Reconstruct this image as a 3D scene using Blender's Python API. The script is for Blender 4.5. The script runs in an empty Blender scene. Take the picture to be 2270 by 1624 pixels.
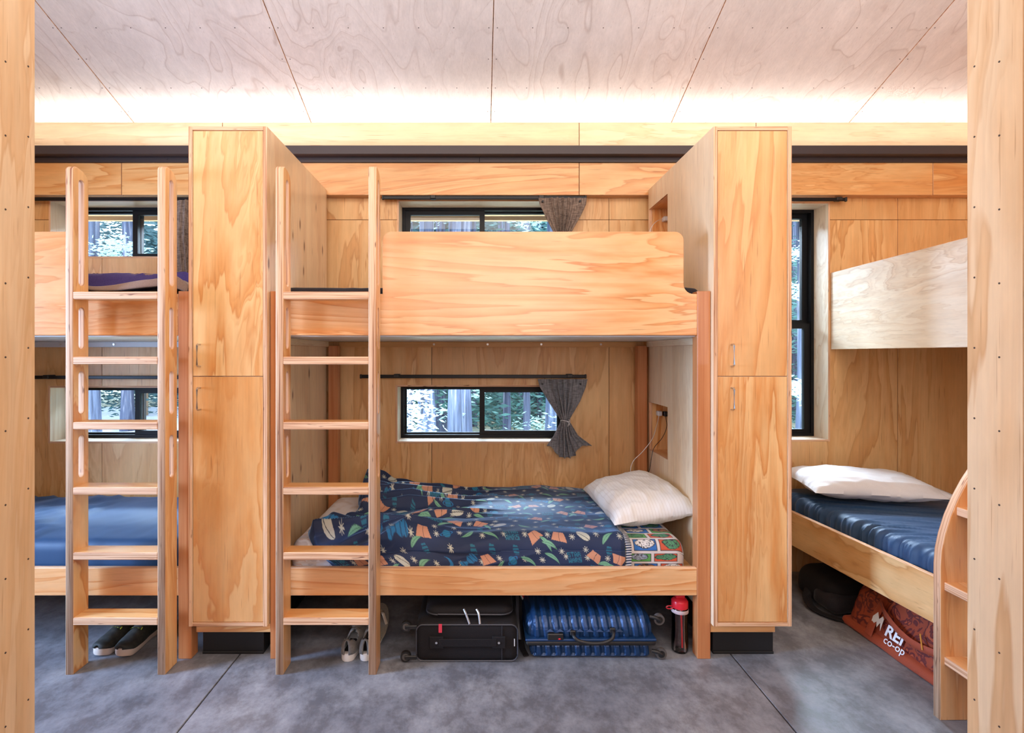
import bpy, bmesh, math, random
from mathutils import Vector, Matrix, noise
from math import sin, cos, pi, radians, sqrt, exp
random.seed(7)
SC = bpy.context.scene
COL = SC.collection
# ------------------------------------------------------------------ camera, sky, sun, lights, exposure
F, VX, VY, H = 1190.0, 1065.0, 785.0, 1.42
cam = bpy.data.objects.new('camera', bpy.data.cameras.new('camera')); COL.objects.link(cam)
cam.location = (0, 0, H); cam.rotation_euler = (radians(90), 0, 0)
cam.data.sensor_width = 36; cam.data.lens = 36 * F / 2270
cam.data.shift_x = (1135 - VX) / 2270; cam.data.shift_y = -(812 - VY) / 2270
cam.data.clip_start = 0.02; cam.data.clip_end = 300
SC.camera = cam
SC.view_settings.view_transform = 'Standard'; SC.view_settings.look = 'None'
SC.view_settings.gamma = 1; SC.view_settings.exposure = 0.0
try: SC.view_settings.use_curve_mapping = False
except Exception: pass
W = bpy.data.worlds.new('sky'); SC.world = W; W.use_nodes = True
bg = W.node_tree.nodes['Background']; bg.inputs[0].default_value = (.62, .80, 1.0, 1); bg.inputs[1].default_value = 6.5

def light(name, kind, loc, target, energy, color, size=None, size_y=None, **kw):
    L = bpy.data.lights.new(name, kind); L.energy = energy; L.color = color
    if kind == 'AREA':
        L.shape = 'RECTANGLE'; L.size = size; L.size_y = size_y
    for k, v in kw.items(): setattr(L, k, v)
    o = bpy.data.objects.new(name, L); COL.objects.link(o); o.location = loc
    o.rotation_euler = (Vector(target) - Vector(loc)).to_track_quat('-Z', 'Y').to_euler()
    return o
light('sun', 'SUN', (0, 0, 10), (-3.5, 7.0, 0), 3.5, (1, .95, .86), angle=radians(1))
# LED strip lying in the steel channel above the bunks, shining up on the ceiling
light('cove_light', 'AREA', (0, 3.385, 2.700), (0, 2.98, 3.25), 20, (1, .94, .88), 7.0, .025, spread=radians(145))
# added fill lamps over the aisle, daylight from the glazed left end door and from the windows behind the camera
light('aisle_fill', 'AREA', (0, .7, 3.3), (0, 2.4, 1.2), 50, (1, .89, .76), 5.0, .8)  # added warm fill that brightens the wood
light('ceiling_fill', 'AREA', (0, .4, 2.7), (0, 1.6, 4.6), 34, (1, .94, .88), 6.0, .3)  # added uplight out of view, brightens the ceiling
light('door_daylight', 'AREA', (-4.5, 1.40, 1.32), (0, 2.50, .35), 145, (.40, .62, 1.0), 1.0, 1.8, spread=radians(100))
# unseen lamp added above the eave, acting as bright sky through the windows
light('window_fill', 'AREA', (-.5, 6.2, 3.78), (-.5, 3.6, 1.3), 6500, (.72, .86, 1.0), 11.0, 1.6)
light('end_fill', 'AREA', (4.6, 1.2, 1.5), (1.5, 2.4, .6), 60, (.50, .70, 1.0), 1.3, 1.8)  # bluish fill lamp acting as a window at the right end
light('rear_daylight', 'AREA', (.3, -1.3, 2.1), (0, 3, 1.6), 108, (.95, .94, 1.0), 5.0, 1.6)

# ------------------------------------------------------------------ materials
def new_mat(name, color=(.5, .5, .5), rough=.5, metal=0, **kw):
    m = bpy.data.materials.new(name); m.use_nodes = True
    b = m.node_tree.nodes['Principled BSDF']
    b.inputs['Base Color'].default_value = (*color, 1); b.inputs['Roughness'].default_value = rough
    b.inputs['Metallic'].default_value = metal
    for k, v in kw.items(): b.inputs[k.replace('_', ' ')].default_value = v
    return m
class N:
    def __init__(s, m): s.t = m.node_tree; s.b = m.node_tree.nodes['Principled BSDF']
    def n(s, typ, **kw):
        x = s.t.nodes.new(typ)
        for k, v in kw.items():
            if k.startswith('i_'): x.inputs[k[2:].replace('_', ' ')].default_value = v
            else: setattr(x, k, v)
        return x
    def l(s, a, b): s.t.links.new(a, b)
    def coords(s, scale, rnd=True):
        tc = s.n('ShaderNodeTexCoord'); out = tc.outputs['Object']
        if rnd:
            oi = s.n('ShaderNodeObjectInfo'); mu = s.n('ShaderNodeMath', operation='MULTIPLY'); mu.inputs[1].default_value = 41.7
            s.l(oi.outputs['Random'], mu.inputs[0])
            ad = s.n('ShaderNodeVectorMath', operation='ADD'); s.l(out, ad.inputs[0]); s.l(mu.outputs[0], ad.inputs[1]); out = ad.outputs[0]
        s.base = out
        return s.map(out, scale)
    def map(s, src, scale):
        mp = s.n('ShaderNodeMapping'); mp.inputs['Scale'].default_value = scale; s.l(src, mp.inputs['Vector']); return mp.outputs[0]
    def noise(s, vec, scale, detail=2, rough=.5, dist=0):
        x = s.n('ShaderNodeTexNoise'); s.l(vec, x.inputs['Vector'])
        x.inputs['Scale'].default_value = scale; x.inputs['Detail'].default_value = detail
        x.inputs['Roughness'].default_value = rough; x.inputs['Distortion'].default_value = dist
        return x.outputs['Fac']
    def math(s, op, a, b=None):
        x = s.n('ShaderNodeMath', operation=op)
        for i, v in enumerate((a, b)):
            if v is None: continue
            if isinstance(v, (int, float)): x.inputs[i].default_value = v
            else: s.l(v, x.inputs[i])
        return x.outputs[0]
    def ramp(s, fac, stops):
        x = s.n('ShaderNodeValToRGB'); e = x.color_ramp.elements
        while len(e) < len(stops): e.new(.5)
        for el, (p, c) in zip(e, stops): el.position = p; el.color = (*c, 1)
        s.l(fac, x.inputs[0]); return x.outputs[0]
    def mix(s, mode, fac, a, b):
        x = s.n('ShaderNodeMix', data_type='RGBA', blend_type=mode)
        for i, v in ((0, fac), (6, a), (7, b)):
            if isinstance(v, (int, float)): x.inputs[i].default_value = v
            elif isinstance(v, tuple): x.inputs[i].default_value = (*v, 1)
            else: s.l(v, x.inputs[i])
        return x.outputs[2]
def axscale(ax, along, across): return tuple(along if i == 'xyz'.index(ax) else across for i in range(3))
PLY = {}
def ply(ax, tone='warm'):
    key = (ax, tone)
    if key in PLY: return PLY[key]
    T = {'warm': ((.88, .53, .23), (.74, .315, .09), (.56, .185, .045), 12.0, 1.0, .30),
         'rail': ((.87, .50, .23), (.74, .30, .09), (.56, .19, .05), 14.0, 1.0, .30),
         'wall': ((.84, .53, .24), (.72, .37, .135), (.50, .21, .065), 10.0, .95, .38),
         'daylit': ((.88, .76, .60), (.80, .63, .45), (.56, .39, .24), 12.0, 1.2, .40),  # plywood whitened, window light put into its colour
         'pale': ((.88, .69, .46), (.82, .58, .34), (.66, .40, .21), 10.0, .85, .40),
         'ceil': ((.87, .80, .745), (.83, .75, .69), (.54, .43, .37), 13.0, 1.25, .45),
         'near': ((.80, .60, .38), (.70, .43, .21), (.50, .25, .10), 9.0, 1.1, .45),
         'pine': ((.89, .67, .42), (.84, .57, .32), (.62, .30, .11), 4.0, .6, .35)}[tone]
    lt, md, dk, rings, amt, ro = T
    m = new_mat('plywood_%s_%s' % (tone, ax), lt, ro); k = N(m)
    v = k.coords(axscale(ax, .19, 1.35))
    n1 = k.noise(v, 2.1, 5.0, .53, .55) if tone != 'ceil' else k.noise(v, 1.9, 2.6, .5, .45)
    fr = k.math('FRACT', k.math('MULTIPLY', n1, rings))
    hd = tuple(.55 * p + .45 * q for p, q in zip(md, dk))
    col = k.ramp(fr, [(0, lt), (.22, lt), (.62, tuple(.45 * p + .55 * q for p, q in zip(lt, md))), (.86, md), (.93, hd), (1, lt)])
    n2 = k.noise(k.map(k.base, axscale(ax, .4, 1.1)), 1.6, 2, .5, .2)
    am = k.math('MULTIPLY', n2, amt * 1.7)
    am = k.math('MINIMUM', am, amt)
    col = k.mix('MIX', am, lt, col)
    f2 = k.math('FRACT', k.math('MULTIPLY', n1, rings * 3.1))
    n5 = k.noise(k.map(k.base, axscale(ax, .3, 1.0)), 2.6, 1, .5, .2)
    a5 = k.n('ShaderNodeMapRange'); a5.inputs[1].default_value = .50; a5.inputs[2].default_value = .66; a5.inputs[4].default_value = .62 if tone != 'ceil' else .3; k.l(n5, a5.inputs[0])
    col = k.mix('MIX', k.math('MULTIPLY', a5.outputs[0], k.ramp(f2, [(0, (0, 0, 0)), (.4, (.15, .15, .15)), (.88, (1, 1, 1)), (1, (0, 0, 0))])), col, hd)
    # broad warm zones
    n3 = k.noise(k.map(k.base, axscale(ax, .3, 1.3)), 1.1, 1, .5, .1)
    tint = tuple(c ** 1.0 * .93 for c in md)
    z = k.n('ShaderNodeMapRange'); z.inputs[1].default_value = .48; z.inputs[2].default_value = .68; z.inputs[4].default_value = .75; k.l(n3, z.inputs[0])
    col = k.mix('MIX', z.outputs[0], col, tint)
    # short pores lying along the grain and soft mottling
    n6 = k.noise(k.map(k.base, axscale(ax, 5, 150)), 1.0, 1)
    fl = k.ramp(n6, [(.24, (.62, .50, .42)), (.31, (1, 1, 1))])
    col = k.mix('MULTIPLY', .65 if tone not in ('ceil', 'daylit') else .3, col, fl)
    n7 = k.noise(k.map(k.base, axscale(ax, 3.5, 12)), 1.3, 4, .65)
    mo = k.n('ShaderNodeMapRange'); mo.inputs[1].default_value = .3; mo.inputs[2].default_value = .7; mo.inputs[3].default_value = .93; mo.inputs[4].default_value = 1.06; k.l(n7, mo.inputs[0])
    col = k.mix('MULTIPLY', 1.0, col, mo.outputs[0])
    # fine fibres along the grain
    n4 = k.noise(k.map(k.base, axscale(ax, 1.5, 70)), 1.6, 2, .6)
    zz = k.n('ShaderNodeMapRange'); zz.inputs[3].default_value = .90; zz.inputs[4].default_value = 1.08; k.l(n4, zz.inputs[0])
    col = k.mix('MULTIPLY', 1.0, col, zz.outputs[0])
    # sparse small knots
    if tone == 'pine':
        vo = k.n('ShaderNodeTexVoronoi'); vo.inputs['Scale'].default_value = 6.5; vo.inputs['Randomness'].default_value = .9
        k.l(k.map(k.base, axscale(ax, .62, 1.7)), vo.inputs['Vector'])
        kn = k.ramp(vo.outputs['Distance'], [(0, (0, 0, 0)), (.08, (.06, .06, .06)), (.12, (.70, .70, .70)), (.18, (1, 1, 1))])
        col = k.mix('MULTIPLY', 1.0, col, k.mix('MIX', kn, (.22, .11, .06), (1., 1., 1.)))
    k.l(col, k.b.inputs['Base Color'])
    bp = k.n('ShaderNodeBump'); bp.inputs['Strength'].default_value = .05; bp.inputs['Distance'].default_value = .001
    k.l(n4, bp.inputs['Height']); k.l(bp.outputs[0], k.b.inputs['Normal'])
    if tone in ('warm', 'rail', 'pine'):
        k.b.inputs['Coat Weight'].default_value = .25; k.b.inputs['Coat Roughness'].default_value = .22
    PLY[key] = m; return m
EDG = {}
def edge(ax, pale=False):
    key = (ax, pale)
    if key in EDG: return EDG[key]
    m = new_mat('ply_edge_%s%s' % (ax, '_pale' if pale else ''), (.7, .45, .3), .6); k = N(m)
    v = k.coords(axscale(ax, 150, 1.6))
    n1 = k.noise(v, 1.0, 3, .6)
    col = k.ramp(n1, [(.32, (.36, .15, .075)), (.44, (.66, .35, .18)), (.50, (.80, .50, .30)), (.58, (.84, .54, .33)), (.66, (.52, .25, .12))])
    n2 = k.noise(k.map(k.base, axscale(ax, 110, 14)), 1.0, 1)
    vd = k.ramp(n2, [(.22, (.35, .25, .22)), (.30, (1, 1, 1))])
    k.l(k.mix('MULTIPLY', 1.0, col, vd), k.b.inputs['Base Color'])
    EDG[key] = m; return m
def speckled(name, c1, c2, scale, rough=.6, detail=4, aniso=(1, 1, 1), bump=0, lo=.35, hi=.65, **kw):
    m = new_mat(name, c1, rough, **kw); k = N(m)
    v = k.coords(aniso, False); n = k.noise(v, scale, detail, .6)
    k.l(k.ramp(n, [(lo, c1), (hi, c2)]), k.b.inputs['Base Color'])
    if bump:
        bp = k.n('ShaderNodeBump'); bp.inputs['Strength'].default_value = bump; bp.inputs['Distance'].default_value = .002
        k.l(n, bp.inputs['Height']); k.l(bp.outputs[0], k.b.inputs['Normal'])
    return m
FIR = speckled('fir_post', (.60, .25, .095), (.50, .17, .055), 1.0, .38, 3, (60, 60, 1.5), Coat_Weight=.2)
def concrete():
    m = new_mat('concrete_floor', (.2, .22, .26), .42); k = N(m)
    v = k.coords((1, 1, 1), False)
    n1 = k.noise(v, 1.7, 8, .62, .1); n2 = k.noise(k.map(v, (1, .7, 1)), 7.0, 10, .74, .1); n3 = k.noise(v, 40, 3, .6)
    a = k.ramp(n1, [(.36, (.155, .165, .195)), (.50, (.21, .22, .25)), (.66, (.31, .32, .345))])
    b = k.ramp(n2, [(.42, (.58, .56, .56)), (.50, (.92, .92, .92)), (.555, (1.12, 1.12, 1.12)), (.66, (1.42, 1.40, 1.38))])
    c = k.mix('MULTIPLY', .75, a, b)
    d = k.mix('MULTIPLY', .35, c, k.ramp(n3, [(.3, (.7, .7, .7)), (.6, (1.1, 1.1, 1.1))]))
    k.l(d, k.b.inputs['Base Color'])
    r = k.n('ShaderNodeMapRange'); r.inputs[3].default_value = .30; r.inputs[4].default_value = .58; k.l(n2, r.inputs[0]); k.l(r.outputs[0], k.b.inputs['Roughness'])
    return m
CONC = concrete()
STEEL = new_mat('dark_bronze_steel', (.060, .047, .050), .42, .2)
BLACKM = new_mat('black_metal', (.012, .012, .014), .35, .5)
FRAMEM = new_mat('black_window_frame', (.006, .0065, .008), .4, Specular_IOR_Level=.25)
BLACKP = new_mat('black_plastic', (.014, .013, .013), .45)
TOE = new_mat('black_toe_kick', (.010, .010, .011), .5)
DARK = new_mat('dark_gap', (.02, .014, .01), .9)
STEELB = new_mat('brushed_steel', (.62, .60, .57), .28, 1)
CHROME = new_mat('chrome', (.75, .75, .76), .15, 1)
WHITEB = new_mat('white_melamine', (.70, .70, .68), .35)
WHITEP = new_mat('white_plastic', (.75, .75, .75), .35)
SCREW = new_mat('screw_black', (.05, .035, .03), .5)
CLEATLIT = new_mat('cleat_daylit', (.62, .60, .60), .45, .1)  # back cleat colour with strong daylight put in
def fabric(name, c1, c2, scale=260, rough=.85, sheen=.3, bump=.12, tint=(1, 1, 1)):
    m = speckled(name, c1, c2, scale, rough, 2, (1, 1, 1), bump)
    b = m.node_tree.nodes['Principled BSDF']
    if name.startswith(('black', 'charcoal')): b.inputs['Specular IOR Level'].default_value = .15
    b.inputs['Sheen Weight'].default_value = sheen; b.inputs['Sheen Tint'].default_value = (*tint, 1); b.inputs['Sheen Roughness'].default_value = .4
    return m
BLUES = fabric('navy_sheet', (.012, .048, .122), (.015, .056, .138), 500, .58, .2, .05, (.5, .7, 1))
NAVYF = fabric('navy_fleece', (.008, .016, .050), (.012, .024, .070), 220, .85, .9, .2, (.12, .35, .85))
BLACKF = fabric('black_fabric', (.013, .0115, .013), (.020, .018, .019), 420, .7, .03)
MATTB = fabric('charcoal_mattress', (.022, .020, .024), (.032, .028, .032), 300, .8, .15)
PURP = fabric('purple_blanket', (.040, .025, .16), (.060, .038, .21), 200, .9, .4)
TAUPE = fabric('taupe_blanket', (.25, .165, .125), (.30, .20, .155), 200, .9, .3)
def weave(name, ca, cb):
    m = new_mat(name, ca, .95); k = N(m); v = k.coords((1, 1, 1), False)
    a = k.noise(k.map(k.base, (30, 30, 420)), 1, 1); b = k.noise(k.map(k.base, (420, 60, 20)), 1, 1)
    s = k.math('ADD', a, b)
    k.l(k.ramp(k.math('MULTIPLY', s, .5), [(.38, ca), (.62, cb)]), k.b.inputs['Base Color'])
    return m
LINEN = weave('grey_linen', (.115, .118, .130), (.32, .315, .33))
LINENT = weave('taupe_linen', (.10, .070, .056), (.33, .25, .20))
def striped_white():
    m = new_mat('striped_white_cotton', (.8, .77, .72), .85); k = N(m); k.coords((1, 1, 1), False)
    sx = k.n('ShaderNodeSeparateXYZ'); k.l(k.base, sx.inputs[0])
    s = k.math('FRACT', k.math('MULTIPLY', sx.outputs[0], 62))
    k.l(k.ramp(s, [(0, (.84, .80, .76)), (.76, (.84, .80, .76)), (.84, (.74, .68, .62)), (.90, (.74, .68, .62)), (.98, (.84, .80, .76))]), k.b.inputs['Base Color'])
    k.b.inputs['Sheen Weight'].default_value = .2
    return m
PILLOW = striped_white()
WCOT = fabric('white_cotton', (.80, .79, .80), (.84, .83, .84), 300, .8, .2, .04)
SHEET = speckled('pale_printed_sheet', (.70, .62, .60), (.80, .76, .78), 9, .85, 1, (1, 1, 1), 0, .42, .5)
def print_mat(n, c): return new_mat('print_' + n, c, .85)
PR = {n: print_mat(n, c) for n, c in dict(orange=(.72, .28, .13), green=(.22, .46, .25), cream=(.66, .60, .45), teal=(.012, .16, .22),
      blue=(.02, .19, .42), ink=(.015, .015, .03), white=(.78, .76, .72), red=(.62, .08, .03), grass=(.10, .36, .09), yellow=(.75, .50, .12), sky=(.04, .16, .50), grey=(.35, .35, .38)).items()}
def glass_mat(name='window_glass', tint=(.93, .97, 1)):
    m = bpy.data.materials.new(name); m.use_nodes = True; t = m.node_tree; t.nodes.clear()
    o = t.nodes.new('ShaderNodeOutputMaterial'); mx = t.nodes.new('ShaderNodeMixShader'); a = t.nodes.new('ShaderNodeBsdfTransparent'); b = t.nodes.new('ShaderNodeBsdfGlossy')
    fr = t.nodes.new('ShaderNodeFresnel'); fr.inputs[0].default_value = 1.45
    a.inputs[0].default_value = (*tint, 1); b.inputs['Roughness'].default_value = .02
    t.links.new(fr.outputs[0], mx.inputs[0]); t.links.new(a.outputs[0], mx.inputs[1]); t.links.new(b.outputs[0], mx.inputs[2]); t.links.new(mx.outputs[0], o.inputs[0])
    return m
GLASS = glass_mat()
BOTTLE = glass_mat('pink_clear_plastic', (.985, .92, .92))
REDP = new_mat('red_plastic', (.72, .02, .035), .3)

# ------------------------------------------------------------------ builders
def PX(px, d): return (px - VX) * d / F
def PZ(py, d): return H + (VY - py) * d / F
class Thing:
    def __init__(s, name, base, label=None, cat=None, group=None, kind=None, local=False, rotz=0):
        o = bpy.data.objects.new(name, None); o.empty_display_size = .1; COL.objects.link(o)
        o.location = base; o.rotation_euler = (0, 0, rotz); s.o = o; s.base = Vector(base); s.local = local
        for k_, v in (('label', label), ('category', cat), ('group', group), ('kind', kind)):
            if v: o[k_] = v
    def add(s, name, bm, mats, parent=None, smooth=False, label=None, kind=None):
        if not s.local: bmesh.ops.translate(bm, verts=bm.verts, vec=-s.base)
        o = link(name, bm, mats, smooth); o.parent = parent or s.o
        if label: o['label'] = label
        if kind: o['kind'] = kind
        return o
def link(name, bm, mats, smooth=False):
    me = bpy.data.meshes.new(name)
    bmesh.ops.recalc_face_normals(bm, faces=bm.faces)
    if smooth:
        for f in bm.faces: f.smooth = True
    bm.to_mesh(me); bm.free()
    for m in (mats if isinstance(mats, (list, tuple)) else [mats]): me.materials.append(m)
    o = bpy.data.objects.new(name, me); COL.objects.link(o)
    if smooth:
        try: me.set_sharp_from_angle(angle=radians(50))
        except Exception: pass
    return o
def solo(name, bm, mats, label, cat, group=None, smooth=False, kind=None, base=None):
    if base is None:
        xs = [v.co for v in bm.verts]; base = Vector(((min(c.x for c in xs) + max(c.x for c in xs)) / 2, (min(c.y for c in xs) + max(c.y for c in xs)) / 2, min(c.z for c in xs)))
    base = Vector(base); bmesh.ops.translate(bm, verts=bm.verts, vec=-base)
    o = link(name, bm, mats, smooth); o.location = base
    if label: o['label'] = label
    if cat: o['category'] = cat
    if group: o['group'] = group
    if kind: o['kind'] = kind
    return o
def box(x0, x1, y0, y1, z0, z1, bm=None, bev=.0012, mi=0):
    bm2 = bmesh.new()
    r = bmesh.ops.create_cube(bm2, size=1)
    for v in bm2.verts: v.co = Vector((x0 + (v.co.x + .5) * (x1 - x0), y0 + (v.co.y + .5) * (y1 - y0), z0 + (v.co.z + .5) * (z1 - z0)))
    if bev: bmesh.ops.bevel(bm2, geom=bm2.edges[:], offset=min(bev, .3 * min(abs(x1 - x0), abs(y1 - y0), abs(z1 - z0))), segments=1, affect='EDGES')
    for f in bm2.faces: f.material_index = mi
    return merge(bm, bm2)
def merge(bm, bm2):
    if bm is None: return bm2
    me = bpy.data.meshes.new('t'); bm2.to_mesh(me); bm2.free(); bm.from_mesh(me); bpy.data.meshes.remove(me); return bm
def facemats(bm, ax):
    i = 'xyz'.index(ax); bm.normal_update()
    for f in bm.faces: f.material_index = 0 if abs(f.normal[i]) > .8 else 1
    return bm
def plybox(x0, x1, y0, y1, z0, z1, thin, bev=.0012): return facemats(box(x0, x1, y0, y1, z0, z1, bev=bev), thin)
def pm(grain, thin, tone='warm'): return [ply(grain, tone), edge(thin)]
def cutplate(a0, a1, b0, b1, holes, t0, t1, thin):
    """rect (a,b) with rectangular holes, extruded t0..t1 along axis thin"""
    A = sorted({a0, a1, *[h[0] for h in holes if a0 < h[0] < a1], *[h[1] for h in holes if a0 < h[1] < a1]})
    B = sorted({b0, b1, *[h[2] for h in holes if b0 < h[2] < b1], *[h[3] for h in holes if b0 < h[3] < b1]})
    bm = bmesh.new(); V = {}
    def co(a, b, t): return {'y': (a, t, b), 'x': (t, a, b), 'z': (a, b, t)}[thin]
    def v(i, j):
        if (i, j) not in V: V[i, j] = bm.verts.new(co(A[i], B[j], t0))
        return V[i, j]
    for i in range(len(A) - 1):
        for j in range(len(B) - 1):
            ca, cb = (A[i] + A[i + 1]) / 2, (B[j] + B[j + 1]) / 2
            if any(h[0] < ca < h[1] and h[2] < cb < h[3] for h in holes): continue
            bm.faces.new((v(i, j), v(i + 1, j), v(i + 1, j + 1), v(i, j + 1)))
    r = bmesh.ops.extrude_face_region(bm, geom=bm.faces[:])
    d = co(0, 0, t1 - t0)
    bmesh.ops.translate(bm, verts=[g for g in r['geom'] if isinstance(g, bmesh.types.BMVert)], vec=d)
    bmesh.ops.recalc_face_normals(bm, faces=bm.faces)
    return facemats(bm, thin)
def arc(cx, cy, r, a0, a1, n=8): return [(cx + r * cos(radians(a0 + (a1 - a0) * i / n)), cy + r * sin(radians(a0 + (a1 - a0) * i / n))) for i in range(n + 1)]
def stadium(cx, z0, z1, w):
    r = w / 2; return arc(cx, z1 - r, r, 0, 180) + arc(cx, z0 + r, r, 180, 360)
def curveplate(outline, holes, t0, t1, thin, bev=.0025, segs=2):
    cu = bpy.data.curves.new('c', 'CURVE'); cu.dimensions = '2D'; cu.fill_mode = 'BOTH'
    cu.extrude = max((t1 - t0) / 2 - bev, .0001); cu.bevel_depth = bev; cu.bevel_resolution = segs - 1; cu.offset = -bev
    for pts in [outline] + holes:
        sp = cu.splines.new('POLY'); sp.points.add(len(pts) - 1); sp.use_cyclic_u = True
        for p, q in zip(sp.points, pts): p.co = (q[0], q[1], 0, 1)
    o = bpy.data.objects.new('c', cu); COL.objects.link(o)
    dg = bpy.context.evaluated_depsgraph_get(); me = bpy.data.meshes.new_from_object(o.evaluated_get(dg))
    bm = bmesh.new(); bm.from_mesh(me); bpy.data.objects.remove(o); bpy.data.curves.remove(cu); bpy.data.meshes.remove(me)
    tm = (t0 + t1) / 2
    for v in bm.verts:
        a, b, t = v.co; t += tm
        v.co = {'y': (a, t, b), 'x': (t, a, b), 'z': (a, b, t)}[thin]
    bmesh.ops.remove_doubles(bm, verts=bm.verts, dist=1e-5)
    bmesh.ops.recalc_face_normals(bm, faces=bm.faces)
    return facemats(bm, thin)
def cyl(p0, p1, r0, r1=None, n=16, bm=None, mi=0, caps=True):
    p0, p1 = Vector(p0), Vector(p1); r1 = r0 if r1 is None else r1
    b = bmesh.new(); bmesh.ops.create_cone(b, cap_ends=caps, segments=n, radius1=r0, radius2=r1, depth=(p1 - p0).length)
    q = (p1 - p0).to_track_quat('Z', 'Y'); M = Matrix.Translation((p0 + p1) / 2) @ q.to_matrix().to_4x4()
    bmesh.ops.transform(b, matrix=M, verts=b.verts)
    for f in b.faces: f.material_index = mi
    return merge(bm, b)
def tube(pts, r, n=8, bm=None, mi=0, flat=None):
    pts = [Vector(p) for p in pts]; b = bmesh.new(); rings = []
    up = Vector((0, 0, 1))
    for i, p in enumerate(pts):
        d = (pts[min(i + 1, len(pts) - 1)] - pts[max(i - 1, 0)]).normalized()
        s = d.cross(up); s = s.normalized() if s.length > .05 else Vector((1, 0, 0)); u = s.cross(d)
        rr = r if not callable(r) else r(i / (len(pts) - 1))
        ra, rb = (rr, rr) if flat is None else flat
        rings.append([b.verts.new(p + s * ra * cos(2 * pi * k / n) + u * rb * sin(2 * pi * k / n)) for k in range(n)])
    for A, B in zip(rings, rings[1:]):
        for k in range(n): b.faces.new((A[k], A[(k + 1) % n], B[(k + 1) % n], B[k]))
    b.faces.new(rings[0]); b.faces.new(rings[-1])
    for f in b.faces: f.material_index = mi
    return merge(bm, b)
def spline(pts, n=8):
    out = []; P = [Vector(p) for p in pts]; P = [P[0] * 2 - P[1]] + P + [P[-1] * 2 - P[-2]]
    for i in range(1, len(P) - 2):
        a, b, c, d = P[i - 1:i + 3]
        for k in range(n):
            t = k / n; out.append(.5 * ((2 * b) + (c - a) * t + (2 * a - 5 * b + 4 * c - d) * t * t + (3 * b - a - 3 * c + d) * t ** 3))
    out.append(P[-2]); return out
def lathe(prof, cx, cy, n=24, bm=None, mi=0):
    b = bmesh.new(); R = []
    for r, z in prof: R.append([b.verts.new((cx + r * cos(2 * pi * k / n), cy + r * sin(2 * pi * k / n), z)) for k in range(n)])
    for A, B in zip(R, R[1:]):
        for k in range(n): b.faces.new((A[k], A[(k + 1) % n], B[(k + 1) % n], B[k]))
    for f in b.faces: f.material_index = mi
    return merge(bm, b)
def grid(fn, nu, nv, bm=None, mi=0, keep=None):
    b = bmesh.new(); V = [[b.verts.new(fn(i / nu, j / nv)) for j in range(nv + 1)] for i in range(nu + 1)]
    for i in range(nu):
        for j in range(nv):
            if keep and not keep((i + .5) / nu, (j + .5) / nv): continue
            b.faces.new((V[i][j], V[i + 1][j], V[i + 1][j + 1], V[i][j + 1]))
    lo = [v for v in b.verts if not v.link_faces]
    for v in lo: b.verts.remove(v)
    for f in b.faces: f.material_index = mi
    return merge(bm, b)
def thicken(o, t, off=-1):
    m = o.modifiers.new('thickness', 'SOLIDIFY'); m.thickness = t; m.offset = off; return o
def subsurf(o, lv=1):
    m = o.modifiers.new('smooth', 'SUBSURF'); m.levels = lv; m.render_levels = lv; return o
def nz(x, y, z=0, s=1): return noise.noise(Vector((x * s, y * s, z * s)))
def sstep(a, b, x):
    t = min(1, max(0, (x - a) / (b - a))); return t * t * (3 - 2 * t)
def text_bm(txt, size, shear=0, bold=0):
    cu = bpy.data.curves.new('t', 'FONT'); cu.body = txt; cu.size = size; cu.shear = shear; cu.offset = bold; cu.align_x = 'CENTER'; cu.align_y = 'CENTER'; cu.resolution_u = 3
    o = bpy.data.objects.new('t', cu); COL.objects.link(o)
    dg = bpy.context.evaluated_depsgraph_get(); me = bpy.data.meshes.new_from_object(o.evaluated_get(dg))
    bm = bmesh.new(); bm.from_mesh(me); bpy.data.objects.remove(o); bpy.data.curves.remove(cu); bpy.data.meshes.remove(me)
    return bm

# ================================================================== THE SETTING
YW, YH = 3.51, 3.44          # back wall face, header face
YF = 3.66                    # window frame plane
ZHB = PZ(432, YH)            # header underside
WIN = {'c_up': (PX(880, YW), .59, 2.036, 2.432), 'c_lo': (PX(877, YW), .59, PZ(982, YW), PZ(853, YW)),
       'l_up': (PX(108, YW), -1.68, 2.048, 2.432), 'l_lo': (PX(107, YW), -1.68, PZ(982, YW), PZ(855, YW)),
       'r_tall': (1.745, PX(1840, YW), PZ(978, YW), PZ(447, YW))}
holes = list(WIN.values())
wall = Thing('wall_back', (0, YW, 0), kind='structure')
JX = [-3.45, PX(226, YW), -1.16, PX(957, YW), PX(1350, YW), 1.26, PX(1990, YW), 3.40]
JZ = [0, PZ(487, YW), 2.60]
for i in range(len(JX) - 1):
    for j in range(2):
        a0, a1, b0, b1 = JX[i] + .0018, JX[i + 1] - .0018, JZ[j] + (.0018 if j else 0), JZ[j + 1] - .0018
        hs = [h for h in holes if h[0] < a1 and h[1] > a0 and h[2] < b1 and h[3] > b0]
        wall.add('wall_panel', cutplate(a0, a1, b0, b1, hs, YW, YW + .012, 'y'), pm('z', 'y', 'wall'))
wall.add('wall_backing', cutplate(-3.5, 3.45, 0, 2.62, holes, YW + .0125, YF + .12, 'y'), [DARK, DARK])

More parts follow.
